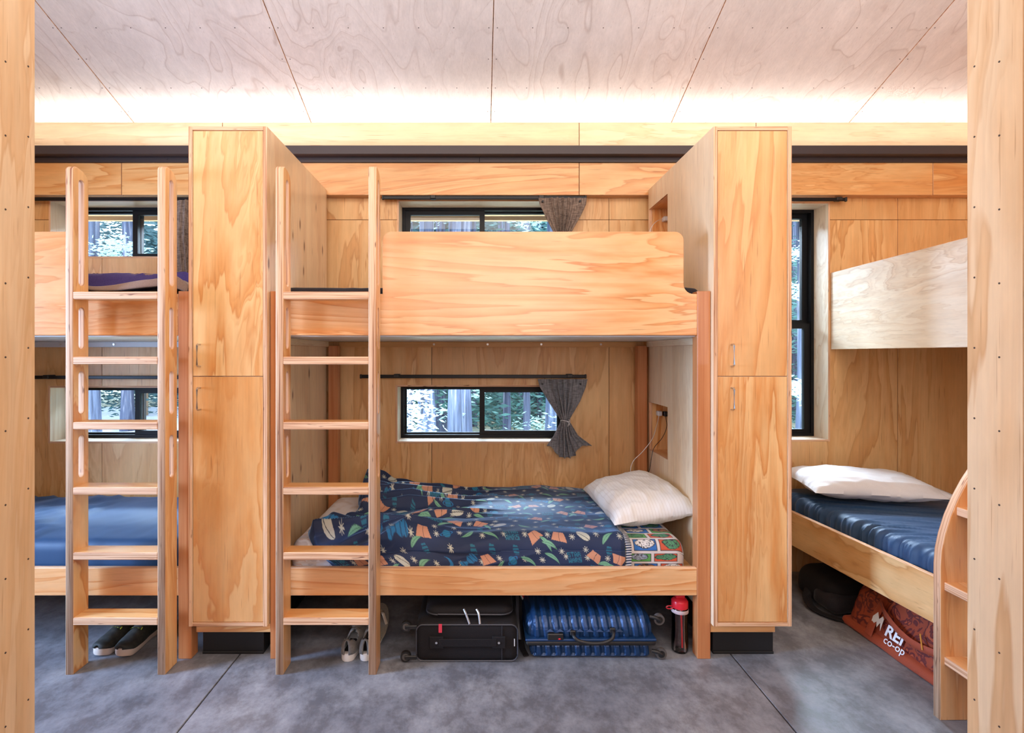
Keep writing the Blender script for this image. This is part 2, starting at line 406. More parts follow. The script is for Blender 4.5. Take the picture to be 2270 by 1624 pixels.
def window(idx, key, frames, mull, lowsash=None, tall=False):
    x0, x1, z0, z1 = WIN[key]
    w = Thing('window_%d' % idx, ((x0 + x1) / 2, YW, z0), kind='structure')
    # reveal linings (plywood, window light put into the colour)
    t = .012
    w.add('jamb', plybox(x0, x0 + t, YW - .001, YF + .11, z0, z1, 'x'), pm('z', 'x', 'daylit'))
    w.add('jamb', plybox(x1 - t, x1, YW - .001, YF + .11, z0, z1, 'x'), pm('z', 'x', 'daylit'))
    w.add('sill', plybox(x0 + t, x1 - t, YW - .001, YF + .11, z0, z0 + t, 'z'), pm('x', 'z', 'daylit'))
    w.add('head_lining', plybox(x0 + t, x1 - t, YW - .001, YF + .11, z1 - t, z1, 'z'), pm('x', 'z', 'daylit'))
    X0, X1, Z0, Z1 = x0 + t, x1 - t, z0 + t, z1 - t
    fr = .020
    w.add('window_frame', cutplate(X0, X1, Z0, Z1, [(X0 + fr, X1 - fr, Z0 + fr, Z1 - fr)], YF, YF + .09, 'y'), [FRAMEM, FRAMEM])
    if tall:
        zm = mull
        s1 = w.add('sash', cutplate(X0 + fr, X1 - fr, zm, Z1 - fr, [(X0 + fr + .03, X1 - fr - .035, zm + .03, Z1 - fr - .03)], YF + .045, YF + .075, 'y'), [FRAMEM, FRAMEM])
        w.add('pane', box(X0 + fr + .03, X1 - fr - .035, YF + .058, YF + .062, zm + .03, Z1 - fr - .03, bev=0), GLASS, s1)
        s2 = w.add('sash', cutplate(X0 + fr, X1 - fr, Z0 + fr, zm + .005, [(X0 + fr + .035, X1 - fr - .04, Z0 + fr + .025, zm - .03)], YF + .012, YF + .042, 'y'), [FRAMEM, FRAMEM])
        w.add('pane', box(X0 + fr + .035, X1 - fr - .04, YF + .025, YF + .029, Z0 + fr + .025, zm - .03, bev=0), GLASS, s2)
    else:
        xm, inner = mull, lowsash    # inner: which side carries the thick sliding sash
        for side, (a, b) in (('l', (X0 + fr, xm + .02)), ('r', (xm - .015, X1 - fr))):
            th = .034 if side == inner else .012
            yy = YF + .010 if side == inner else YF + .048
            s = w.add('sash', cutplate(a, b, Z0 + fr, Z1 - fr, [(a + th, b - th, Z0 + fr + th * .8, Z1 - fr - th * .8)], yy, yy + .03, 'y'), [FRAMEM, FRAMEM])
            w.add('pane', box(a + th, b - th, yy + .013, yy + .017, Z0 + fr + th * .8, Z1 - fr - th * .8, bev=0), GLASS, s)
    return w
window(1, 'c_up', 0, PX(1068, YF), 'l')
wl = window(2, 'c_lo', 0, PX(1068, YF), 'r')
for zz in (PZ(901, YF), PZ(948, YF)): wl.add('sash_stop', box(PX(894, YF), PX(900, YF), YF + .035, YF + .05, zz - .009, zz + .009), FRAMEM)
window(3, 'l_up', 0, PX(297, YF), 'r')
window(4, 'l_lo', 0, PX(302, YF), 'r')
window(5, 'r_tall', 0, PZ(718, YF), tall=True)

# header: lower plywood band, steel light channel, upper plywood strip
hl = Thing('trim_1', (0, YH, ZHB), kind='structure'); ZL1 = PZ(361, YH)
for a, b in ((-3.42, -2.30), (-2.30, PX(583, YH) - .3), (PX(583, YH) - .3, PX(1284, YH)), (PX(1284, YH), 2.9), (2.9, 3.36)):
    hl.add('header_board', plybox(a + .0015, b - .0015, YH, YW - .0005, ZHB, ZL1, 'y'), pm('x', 'y', 'warm'))
ch = Thing('trim_2', (0, YH, ZL1), kind='structure')
yc = 3.365; zt = PZ(322, yc); zb = PZ(341, yc)
bm = box(-3.42, 3.36, yc, yc + .004, zb, zt); bm = box(-3.42, 3.36, yc + .004, YH + .01, zb, zb + .004, bm)
ch.add('channel_lip', bm, STEEL)
for a, b in ((-3.42, PX(1063, YH)), (PX(1063, YH), PX(1915, YH) + .24), (PX(1915, YH) + .24, 3.36)):
    bm = box(a + .0008, b - .0008, YH - .012, YH + .01, ZL1 + .001, PZ(345, YH - .012))
    ch.add('channel_web', bm, STEEL)
bm = None
for px in (175, 372, 764, 963, 1167, 1366, 1955):
    x = PX(px, YH); bm = cyl((x, YH - .015, ZL1 + .018), (x, YH - .012, ZL1 + .018), .004, n=8, bm=bm)
ch.add('rivets', bm, STEEL, kind='stuff')
hu = Thing('trim_3', (0, YH, zt), kind='structure')
for a, b in ((-3.42, PX(493, YH)), (PX(493, YH), PX(1284, YH)), (PX(1284, YH), PX(1676, YH)), (PX(1676, YH), 3.36)):
    hu.add('upper_board', plybox(a + .0015, b - .0015, YH, YH + .015, zb + .005, 2.96, 'y'), pm('x', 'y', 'pale'))
# roof ceiling
ZC = PZ(272, YH); SL = .366
ceil = Thing('ceiling', (0, YH, ZC), kind='structure')
CX = [-4.55, -3.38, PX(297, YH), PX(690, YH), PX(1088, YH), PX(1488, YH), PX(1882, YH), 3.52, 4.7]
def slope(bm):
    for v in bm.verts: v.co.z += ZC + SL * (YH - v.co.y)
    return bm
for a, b in zip(CX, CX[1:]):
    for y0, y1 in ((1.20, YH + .0), (-1.4, 1.196)):
        ceil.add('ceiling_panel', slope(plybox(a + .0016, b - .0016, y0, y1, 0, .012, 'z')), pm('y', 'z', 'ceil'))
ceil.add('roof_deck', slope(box(-4.6, 4.8, -1.45, 4.46, .0125, .12)), DARK)
bm = None
for a, b in zip(CX, CX[1:]):
    for yy in (2.816, 3.182):
        for k in range(7):
            x = a + .022 + (b - a - .044) * k / 6; zc = ZC + SL * (YH - yy)
            bm = cyl((x, yy, zc - .0008), (x, yy, zc + .003), .0032, n=6, bm=bm)
    for yy in (2.63, 2.995, 3.352):
        for x in (a + .022, b - .022):
            zc = ZC + SL * (YH - yy); bm = cyl((x, yy, zc - .0008), (x, yy, zc + .003), .0032, n=6, bm=bm)
ceil.add('ceiling_screws', bm, SCREW, kind='stuff')
# concrete floor in slabs
fl = Thing('floor', (0, 0, 0), kind='structure')
FX = [-4.6, -1.14, 1.187, 4.8]
for a, b in zip(FX, FX[1:]): fl.add('floor_slab', box(a + .003, b - .003, -2.2, 3.8, -.10, 0, bev=.002), CONC)
fl.add('joint_filler', box(-4.6, 4.8, -2.2, 3.8, -.12, -.006, bev=0), DARK)
wl_ = Thing('wall_left', (-3.47, 2.5, 0), kind='structure'); wl_.add('wall_panel', plybox(-3.47, -3.445, 2.48, 3.5, 0, 2.6, 'x'), pm('z', 'x', 'wall'))
we = Thing('wall_near', (0, -1.4, 0), kind='structure'); we.add('wall_panel', plybox(-4.6, 4.75, -1.45, -1.41, 0, 4.9, 'y'), pm('z', 'y', 'wall'))
we.add('end_panel', plybox(-4.68, -4.60, -1.45, 3.6, -.1, 4.8, 'x'), pm('z', 'x', 'wall')); we.add('end_panel', plybox(4.75, 4.83, -1.45, 3.6, -.1, 4.8, 'x'), pm('z', 'x', 'wall'))
bm = plybox(-4.6, -3.475, 3.45, 3.60, 0, 3.2, 'y'); merge(bm, plybox(3.405, 4.75, 3.45, 3.60, 0, 3.2, 'y')); we.add('end_panel', bm, pm('z', 'y', 'wall'))
wall.add('wall_head', box(-3.6, 3.5, YH + .02, YF + .12, 2.62, 3.05), DARK)
wr_ = Thing('wall_right', (3.4, 2.5, 0), kind='structure'); wr_.add('wall_panel', plybox(3.375, 3.40, 1.3, 3.5, 0, 2.95, 'x'), pm('z', 'x', 'wall'))

# ================================================================== LOCKERS
def locker(x0, x1, label, far=False, niche=False, tone='warm'):
    """far=False: front face at y=2.475 looking at the aisle; far=True: the near row, front at y=1.185 looking away"""
    yf = 2.475 if not far else 1.185; sg = 1 if not far else -1
    yb = YH - .005 if not far else -.55
    Z0, Z1 = PZ(1388, 2.475), PZ(280, 2.475); t = .0175
    th = Thing('tall_locker', ((x0 + x1) / 2, yf, 0), label, 'locker')
    lo, hi = min(yf, yb), max(yf, yb)
    def Y(d): return yf + sg * d
    def yy(d0, d1): return sorted((Y(d0), Y(d1)))
    NICH = [(3.083, 3.425, .815, 1.117), (3.083, 3.425, 2.04, 2.343)]
    def side(xa, xb, hs, splits):
        ys = sorted([lo, hi] + splits)
        for a, b in zip(ys, ys[1:]):
            hh = [h for h in hs if h[0] < b and h[1] > a]
            th.add('side_panel', cutplate(a + (.0008 if a != lo else 0), b - (.0008 if b != hi else 0), Z0, Z1, hh, xa, xb, 'x'), pm('z', 'x', tone if far else ('pale' if niche else 'pine')))
    side(x0, x0 + t, NICH if niche else [], [2.996] if niche else ([1.063] if far and x0 > 0 else []))
    side(x1 - t, x1, [], [])
    a, b = yy(0, abs(yb - yf))
    th.add('top_panel', plybox(x0 + t, x1 - t, a, b, Z1 - t, Z1, 'z'), pm('x', 'z'))
    th.add('bottom_panel', plybox(x0 + t, x1 - t, a, b, Z0, Z0 + t, 'z'), pm('x', 'z'))
    a, b = yy(abs(yb - yf) - .02, abs(yb - yf))
    th.add('back_panel', plybox(x0 + t, x1 - t, a, b, Z0 + t, Z1 - t, 'y'), pm('z', 'y'))
    zm = PZ(834, 2.475); g = .0022
    for (za, zb_, hz) in ((zm + g / 2, Z1 - t - g, PZ(787, 2.475)), (Z0 + t + g, zm - g / 2, PZ(883, 2.475))):
        a, b = yy(.002, .020)
        d = th.add('door', plybox(x0 + t + g, x1 - t - g, a, b, za, zb_, 'y'), pm('z', 'y', tone))
        hx = x0 + .0535 if x0 < 0 else x0 + .082
        pts = [(hx, Y(.004), hz + .050), (hx, Y(-.022), hz + .050), (hx, Y(-.028), hz + .044), (hx, Y(-.028), hz - .044), (hx, Y(-.022), hz - .050), (hx, Y(.004), hz - .050)]
        th.add('handle', tube(pts, .004, 8), STEELB, d, smooth=True)
    # plinth
    a, b = yy(.030, .048)
    th.add('plinth_board', plybox(x0 + (.02 if x0 < 0 else -.001), x1 - (-.004 if x0 < 0 else .06), a, b, PZ(1402, 2.5), Z0 - .0005, 'y'), pm('x', 'y'))
    a, b = yy(.075, .9)
    th.add('toe_kick', box(x0 + .028, x1 - .045, a, b, 0, PZ(1402, 2.5)), TOE)
    a, b = yy(.069, .075)
    th.add('kick_seal', box(x0 + .028, x1 - .045, a, b, 0, .012), TOE)
    if niche:
        for n_, (a, b, c, d) in enumerate(NICH):
            ni = th.add('niche', box(x0 + .115, x0 + .121, a - .006, b + .006, c - .006, d + .006), pm('z', 'x', 'warm')[0])
            bm = box(x0 + t, x0 + .115, a - .009, a, c - .009, d + .009); bm = box(x0 + t, x0 + .115, b, b + .0045, c - .009, d + .009, bm)
            bm = box(x0 + t, x0 + .115, a, b, c - .009, c, bm); bm = box(x0 + t, x0 + .115, a, b, d, d + .009, bm)
            th.add('niche_lining', bm, ply('y', 'warm'), ni)
    if far:
        bm = None
        xs = x1 if x0 < 0 else x0
        for yv in (1.112, 1.168):
            for k in range(16):
                zz = .19 + k * .153 + (.02 if yv > 1.15 else 0)
                bm = cyl((xs - .0006, yv, zz), (xs + .0006, yv, zz), .0022, n=6, bm=bm)
        th.add('screws', bm, SCREW, kind='stuff')
    return th
locker(-1.346, -.984, 'tall narrow plywood locker between the left bunk and the middle bunk')
locker(1.075, 1.435, 'tall narrow plywood locker right of the middle bunk, beside the tall window', niche=True)
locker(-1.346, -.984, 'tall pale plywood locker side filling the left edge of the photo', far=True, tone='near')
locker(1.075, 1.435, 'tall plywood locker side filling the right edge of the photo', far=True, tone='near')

# ================================================================== LADDERS
def ladder(xl, label, gap=.376, group=None):
    t = .036; th = Thing('bunk_ladder', (xl + t + gap / 2, 2.43, 0), label, 'ladder')
    y0, y1 = 2.380, 2.474; zt = PZ(366, 2.38)
    out = [(y0, 0), (y1, 0), (y1, zt - .065)] + arc(y1 - .055, zt - .060, .055, 10, 80, 6) + arc(y0 + .022, zt - .022, .022, 95, 175, 5)
    hl = [stadium(2.430, 1.730, 2.206, .033), stadium(2.430, 1.4445, 1.630, .033), stadium(2.430, 1.152, 1.342, .033), stadium(2.430, .865, 1.054, .033)]
    for xa in (xl, xl + t + gap):
        th.add('stile', curveplate(out, hl, xa, xa + t, 'x', .004, 3), pm('z', 'x', 'warm'))
    for k in range(6):
        zc = PZ(654.3 + 144.6 * k, 2.38)
        th.add('rung', facemats(box(xl + t - .004, xl + t + gap + .001, 2.3805, 2.470, zc - .017, zc + .017, bev=.003), 'z'), pm('x', 'z', 'warm'))
    return th
ladder(PX(610.5, 2.38), 'plywood ladder with slotted stiles in front of the middle bunk')
ladder(PX(144.5, 2.38), 'plywood ladder with slotted stiles in front of the left bunk', .372)

# ================================================================== BUNKS
def bunk(x0, x1, mir, label, railtone='rail'):
    """x0..x1 inside faces of the neighbouring lockers; mir: the ladder opening is on the right"""
    th = Thing('bunk_bed', ((x0 + x1) / 2, 3.0, 0), label, 'bunk bed')
    pw = .061
    for xa in (x0 + .004, x1 - .002 - pw):
        th.add('post', box(xa, xa + pw, 2.503, 2.563, 0, PZ(645, 2.503), bev=.002), FIR)
        th.add('post', box(xa + (.012 if xa < (x0 + x1) / 2 else -.012), xa + pw + (.012 if xa < (x0 + x1) / 2 else -.012), 3.415, 3.475, 0, 1.475, bev=.002), FIR)
    a, b = x0 + .004 + pw, x1 - .002 - pw
    # guard board with the raised part and rounded corners
    zb, zs, ztp = PZ(743, 2.505), PZ(651, 2.505), PZ(513, 2.505)
    gl, gr = PX(848, 2.505), PX(1516, 2.505); r = .042
    out = [(-.984 + .065, zb), (1.075 - .063, zb), (1.075 - .063, zs)]
    out += [(gr + .05, zs)] + [(gr + .045 - .045 * sin(radians(q)), zs + .045 - .045 * cos(radians(q))) for q in range(10, 91, 16)]
    out += arc(gr - r, ztp - r, r, 0, 90) + arc(gl + r, ztp - r, r, 90, 180) + [(gl, zs), (-.984 + .065, zs)]
    if mir: out = [(x1 - (p[0] + .984), p[1]) for p in out]
    th.add('guard_board', curveplate(out, [], 2.505, 2.530, 'y', .003, 2), pm('x', 'y', railtone))
    th.add('lower_rail', facemats(box(a, b, 2.505, 2.530, PZ(1320, 2.505), PZ(1258, 2.505), bev=.003), 'y'), pm('x', 'y', railtone))
    zd = zb - .006
    th.add('upper_deck', box(x0 + .003, x1 - .003, 2.5645, 3.50, zd, zd + .018), WHITEB)
    th.add('deck_edge', box(a, b, 2.531, 2.564, zd, zd + .018), WHITEB)
    cl = th.add('back_cleat', box(a, b, 3.478, 3.508, zd - .036, zd - .0005, bev=.002), CLEATLIT if mir else ply('x', 'wall'))  # left cleat lighter, the daylight on it is in its colour
    for q in (.12, .32, .5, .68, .88): th.add('bolt', cyl((a + (b - a) * q, 3.475, zd - .018), (a + (b - a) * q, 3.479, zd - .018), .007, n=10), STEELB, cl)
    for xa, xb in ((x0 + .002, x0 + .020), (x1 - .020, x1 - .002)):
        th.add('side_cleat', plybox(xa, xb, 2.566, 3.41, zd - .036, zd - .0005, 'x'), pm('y', 'x', 'pale'))
        th.add('side_cleat', plybox(xa, xb, 2.566, 3.41, .30, .345, 'x'), pm('y', 'x', 'wall'))
    th.add('lower_deck', plybox(x0 + .022, x1 - .022, 2.566, 3.41, .346, .362, 'z'), pm('x', 'z'))
    return th
bunk(-.984, 1.075, False, 'middle plywood bunk bed with orange timber posts and a rounded guard board')
bunk(-3.405, -1.346, True, 'left plywood bunk bed seen behind the left ladder, with its guard board running left')

# ---- right bunk, running away from the camera along its own ladder
rb = Thing('bunk_bed', (2.4, 2.6, 0), 'right plywood bunk bed set end-on to the wall, with sloping white-lit guard board', 'bunk bed')
def turn(bm, piv, ang):
    bmesh.ops.rotate(bm, verts=bm.verts, cent=(*piv, 0), matrix=Matrix.Rotation(ang, 3, 'Z')); return bm
PR_, AR_ = (1.817, 3.5), .0666
def rbx(*a, thin='x', bev=.002): return turn(facemats(box(*a, bev=bev), thin), PR_, AR_)
rb.add('lower_rail', rbx(1.817, 1.842, 1.62, 3.495, .292, .490), pm('y', 'x', 'wall'))
rb.add('lower_deck', rbx(1.845, 2.93, 1.62, 3.495, .33, .348, thin='z'), pm('y', 'z', 'wall'))
rb.add('end_rail', rbx(1.845, 2.93, 1.622, 1.645, .292, .490, thin='y'), pm('x', 'y', 'wall'))
rb.add('post', turn(box(2.90, 2.96, 1.62, 1.68, 0, 1.45), PR_, AR_), FIR)
rb.add('post', turn(box(1.850, 1.91, 1.65, 1.71, 0, .329), PR_, AR_), FIR)
rb.add('guard_board', turn(facemats(box(2.289, 2.311, 1.62, 3.507, 1.452, 1.952, bev=.002), 'x'), (2.289, 3.51), -.0706), pm('y', 'x', 'daylit'))  # guard whitened, light from the tall window put into the plywood colour
rb.add('upper_deck', facemats(box(2.33, 3.37, 1.75, 3.505, 1.470, 1.488), 'z'), pm('y', 'z', 'wall'))
rb.add('side_cleat', plybox(3.352, 3.372, 1.75, 3.505, 1.43, 1.4695, 'x'), pm('y', 'x', 'wall'))
rl = Thing('bunk_ladder', (1.85, 1.89, 0), 'short plywood ladder with curved stile tops at the right bunk', 'ladder')
ol = [(1.785, 0), (1.785, .60), (1.790, .66), (1.803, .72), (1.825, .79), (1.855, .86), (1.89, .925), (1.93, .985), (1.98, 1.035), (2.03, 1.06), (2.045, 1.04), (2.04, .99), (2.00, .92), (1.96, .84), (1.925, .75), (1.903, .66), (1.895, .58), (1.895, 0)]
for ya in (2.083, 1.62): rl.add('stile', curveplate(ol, [], ya, ya + .034, 'y', .003, 2), pm('z', 'y', 'rail'))
for zc, xa in ((.232, 1.800), (.520, 1.800), (.812, 1.848)):
    rl.add('rung', facemats(box(xa, xa + .088, 1.653, 2.084, zc - .016, zc + .016, bev=.002), 'z'), pm('y', 'z', 'rail'))

# ================================================================== SOFT GOODS
def roundbox(x0, x1, y0, y1, z0, z1, r, n=(10, 10, 6), disp=None, bm=None, mi=0):
    b = bmesh.new(); S = ((x0, x1), (y0, y1), (z0, z1))
    R = (r, r, r) if not isinstance(r, tuple) else r
    def mapp(p):
        q = Vector([min(max(p[i], S[i][0] + R[i]), S[i][1] - R[i]) for i in range(3)])
        d = Vector([(p[i] - q[i]) / R[i] for i in range(3)])
        if d.length > 1e-9:
            dn = d.normalized(); nrm = Vector([dn[i] * R[i] for i in range(3)]); pos = q + nrm; nn = dn
        else: pos, nn = Vector(p), Vector((0, 0, 1))
        return pos + nn * disp(pos, nn) if disp else pos
    def coords(i):
        a, c = S[i]; k = n[i]; rr = R[i]
        return [a, a + rr * .3, a + rr * .65] + [a + rr + (c - a - 2 * rr) * j / k for j in range(k + 1)] + [c - rr * .65, c - rr * .3, c]
    C = [coords(i) for i in range(3)]
    for ax in range(3):
        u, v = [i for i in range(3) if i != ax]
        for side in (0, 1):
            V = []
            for a in C[u]:
                row = []
                for c in C[v]:
                    p = [0, 0, 0]; p[u] = a; p[v] = c; p[ax] = S[ax][side]; row.append(b.verts.new(mapp(p)))
                V.append(row)
            for i in range(len(V) - 1):
                for j in range(len(V[0]) - 1): b.faces.new((V[i][j], V[i + 1][j], V[i + 1][j + 1], V[i][j + 1]))
    bmesh.ops.remove_doubles(b, verts=b.verts, dist=1e-5)
    bmesh.ops.recalc_face_normals(b, faces=b.faces)
    for f in b.faces: f.material_index = mi
    return merge(bm, b)

# --- prints stamped as colours on fine cloth meshes (flat print on the fabric)
GL = {'S': '111100111001111', 'T': '111010010010010', 'A': '010101111101101', 'R': '110101110101101', 'W': '101101101111101'}
def lin(c): return c
class Print:
    def __init__(s, x0, x1, s0, s1, nx, ns, basec):
        s.x0, s.x1, s.s0, s.s1, s.nx, s.ns = x0, x1, s0, s1, nx, ns
        s.img = [[basec] * (ns + 1) for _ in range(nx + 1)]
    def stamp(s, fn, cx, cy, R, rot=0, k=1.0):
        dx = (s.x1 - s.x0) / s.nx; ds = (s.s1 - s.s0) / s.ns; c, sn = cos(rot), sin(rot)
        for i in range(max(0, int((cx - R - s.x0) / dx)), min(s.nx, int((cx + R - s.x0) / dx) + 1) + 1):
            for j in range(max(0, int((cy - R - s.s0) / ds)), min(s.ns, int((cy + R - s.s0) / ds) + 1) + 1):
                X = s.x0 + i * dx - cx; Y = s.s0 + j * ds - cy
                col = fn((X * c + Y * sn) / k, (-X * sn + Y * c) / k)
                if col: s.img[i][j] = col
def cloth_mat(name, sheen=.9, rough=.85):
    m = new_mat(name, (.5, .5, .5), rough); k = N(m)
    a = k.n('ShaderNodeVertexColor'); a.layer_name = 'print'; k.l(a.outputs[0], k.b.inputs['Base Color'])
    if sheen > .5: k.b.inputs['Coat Weight'].default_value = .38; k.b.inputs['Coat Roughness'].default_value = .55; k.b.inputs['Coat Tint'].default_value = (.6, .8, 1, 1)
    k.b.inputs['Sheen Weight'].default_value = sheen; k.b.inputs['Sheen Roughness'].default_value = .35; k.b.inputs['Sheen Tint'].default_value = (.35, .6, 1, 1)
    v = k.coords((1, 1, 1), False); bp = k.n('ShaderNodeBump'); bp.inputs['Strength'].default_value = .15; bp.inputs['Distance'].default_value = .002
    k.l(k.noise(v, 240, 2), bp.inputs['Height']); k.l(bp.outputs[0], k.b.inputs['Normal'])
    return m
def painted_grid(fn, pr, name, mat):
    nx, ns = pr.nx, pr.ns; vs = []; cols = []
    for i in range(nx + 1):
        for j in range(ns + 1): vs.append(fn(i / nx, j / ns)); cols.append(pr.img[i][j])
    fs = [(i * (ns + 1) + j, (i + 1) * (ns + 1) + j, (i + 1) * (ns + 1) + j + 1, i * (ns + 1) + j + 1) for i in range(nx) for j in range(ns)]
    me = bpy.data.meshes.new(name); me.from_pydata(vs, [], fs); me.materials.append(mat)
    at = me.color_attributes.new('print', 'FLOAT_COLOR', 'POINT'); buf = []
    for c in cols: buf += [c[0], c[1], c[2], 1.0]
    at.data.foreach_set('color', buf); me.polygons.foreach_set('use_smooth', [True] * len(fs)); me.update()
    return me
C_ = dict(navy=(.007, .018, .062), orange=(.66, .27, .14), green=(.20, .42, .24), cream=(.62, .56, .42), teal=(.010, .14, .20), blue=(.012, .17, .36), ink=(.02, .02, .03), white=(.74, .70, .66))
def m_star(sx, sy):
    r = sqrt(sx * sx + sy * sy); a = math.atan2(sy, sx)
    return C_['cream'] if r < .013 * (.34 + .66 * abs(cos(4 * a)) ** 5) else None
def m_pod(x, y):
    q = (x / .042) ** 2 + (y / .026) ** 2
    if q > 1: return None
    return C_['ink'] if abs(y - .006) < .0016 or q > .93 else C_['cream']
def m_orange(x, y):
    w = .030 + .35 * (y + .025); 
    if abs(y) > .026 or abs(x) > w: return None
    if abs(x) > w - .0015 or abs(x - 6 * y * y) < .0012: return C_['ink']
    return C_['orange']
def m_leaf(x, y):
    if abs(x) > .055: return None
    h = .014 * (1 - (x / .055) ** 2) * (1.3 - .9 * (x / .055 + 1) / 2)
    yy = y - .25 * x * x / .055
    if abs(yy) > h: return None
    return (.07, .20, .10) if abs(yy) < .0013 or abs(yy) > h - .0012 else C_['green']
def m_bars(x, y): return C_['teal'] if abs(x) < .016 - .3 * abs(y) and (y * 100) % 1.3 > .45 and abs(y) < .02 else None
def m_planet(x, y):
    r = sqrt(x * x + y * y)
    if r < .024: return C_['teal'] if int((y + .1) * 240) % 3 else C_['blue']
    q = (x / .042) ** 2 + (y / .012) ** 2
    return C_['blue'] if .72 < q < 1.05 else None
def m_ship(x, y):
    if abs(x) > .065: return None
    h = .016 + .008 * sin(x * 90)
    if x > .035: h = .026 * sqrt(max(0, 1 - ((x - .045) / .02) ** 2))
    if abs(y) > h: return None
    return (.01, .07, .16) if (int((x + 1) * 130) % 4 == 0 or abs(y) > h - .002) else C_['blue']
def m_moon(x, y):
    return C_['blue'] if x * x + y * y < .030 ** 2 and (x - .010) ** 2 + (y - .012) ** 2 > .027 ** 2 else None
def m_text(x, y):
    # two lines of block letters
    u = (x + .044) / .088; row = 0 if y < 0 else 1
    if not (0 <= u < 1) or abs(y) > .030 or abs(y) < .0026: return None
    wd = ('STAR', 'WARS')[row]; ci = int(u * 4); fu = (u * 4 - ci) / .88
    vy = (y + .030) / .0274 if row == 0 else (y - .0026) / .0274
    if fu >= 1 or not 0 <= vy < 1: return None
    return C_['teal'] if GL[wd[ci]][int(vy * 5) * 3 + int(fu * 3)] == '1' else None
print_b = Print(-.86, .71, 0, 1.02, 760, 500, C_['navy'])
rnd = random.Random(5)
motifs = [m_orange, m_ship, m_leaf, m_pod, m_orange, m_text, m_leaf, m_planet, m_orange, m_moon, m_leaf]
q = 0
for r_ in range(10):
    for c_ in range(14):
        cx = -.86 + .055 + c_ * .114 + (.057 if r_ % 2 else 0) + rnd.uniform(-.015, .015); cy = .04 + r_ * .108 + rnd.uniform(-.015, .015)
        m = motifs[(q * 3 + r_ * 4) % len(motifs)]; q += 1
        rot = rnd.uniform(-.7, .7) + (pi if rnd.random() < .3 else 0)
        if m is m_text: rot = rnd.uniform(-.12, .12)
        print_b.stamp(m, cx, cy, .08, rot, .82)
        if m is m_orange: print_b.stamp(m_leaf, cx + rnd.choice((-.05, .055)), cy + .03, .07, rnd.uniform(-1, 1), .75)
        print_b.stamp(m_star, cx + .066, cy + rnd.uniform(-.01, .01), .022, rnd.random(), 1.25)
        if rnd.random() < .5: print_b.stamp(m_bars, cx + rnd.uniform(-.02, .02), cy + .062, .025, rnd.uniform(-.3, .3))
        else: print_b.stamp(m_star, cx, cy + .06, .022, rnd.random(), 1.25)
TOPX = [(-.90, .67), (-.743, .686), (-.614, .66), (-.53, .606), (-.3, .57), (-.043, .542), (.157, .56), (.357, .577), (.53, .566), (.75, .545)]
def interp(T, x):
    if x <= T[0][0]: return T[0][1]
    for (a, b), (c, d) in zip(T, T[1:]):
        if x <= c: t = (x - a) / (c - a); t = t * t * (3 - 2 * t); return b + (d - b) * t
    return T[-1][1]
YB, YC = 3.395, 2.625     # back edge, start of the front roll
def blanket_pt(u, v):
    s = v * 1.02
    xl = -.715 - .13 * exp(-((s - .74) / .13) ** 2) + .05 * exp(-((s - .45) / .12) ** 2) + .018 * nz(s, 3.1, 0, 9) + .05 * sstep(.86, 1.0, s)
    xr = .695 - .012 * s + .012 * nz(s, 9.3, 0, 6) - .02 * sstep(.9, 1.02, s)
    x = xl + (xr - xl) * u
    left = 1 - sstep(-.45, .25, x)
    if s < .77: y = YB - s; zdrop = 0; ny, nz_ = 0, 1
    elif s < .86:
        a = (s - .77) / .09 * (pi / 2); y = YC - .055 * sin(a); zdrop = .055 * (1 - cos(a)); ny, nz_ = -sin(a), cos(a)
    else: y = YC - .055 - .010 * sin((s - .86) / .16 * pi); zdrop = .055 + (s - .86) * .95; ny, nz_ = -1, .1
    zb = .538 + (interp(TOPX, x) - .538) * exp(-(max(0, s) / .20) ** 1.5) + .010 * nz(x, s, 1, 3)
    # wrinkle folds running from the bunched foot end
    ang = s + .22 * x
    w = 1 - abs(nz(x * 1.0, ang * 8.5, 2.2)) * 2.1; w = max(0, w) ** 2.2
    w2 = 1 - abs(nz(x * 2.2, ang * 15, 7.1)) * 2; w2 = max(0, w2) ** 2
    amp = .062 * left + .004
    d = w * amp + w2 * .018 * left + .003 * nz(x, s, 5, 14)
    if s > .86: d = (w * .022 + w2 * .010) * (.35 + left * .65) * .8 + .004 * nz(x, s, 5, 9)
    e = min(1, (u * (xr - xl)) / .03) ; e2 = min(1, ((1 - u) * (xr - xl)) / .02)
    lift = .006 + d * e + .006 * min(e, e2)
    lift += .030 * exp(-((u * (xr - xl) - .05) / .035) ** 2) * (.6 + .6 * nz(s, 1, 0, 7)) * (1 if s < .8 else .4)
    return (x, y + ny * lift - (.0), zb - zdrop + nz_ * lift - (0 if s < .86 else 0))
me = painted_grid(blanket_pt, print_b, 'blanket', cloth_mat('printed_fleece', 1.0))
bl = bpy.data.objects.new('blanket', me); COL.objects.link(bl)
bl['label'] = 'navy fleece blanket printed with orange, green and cream motifs, rumpled on the middle lower bunk'; bl['category'] = 'blanket'
thicken(bl, .004)
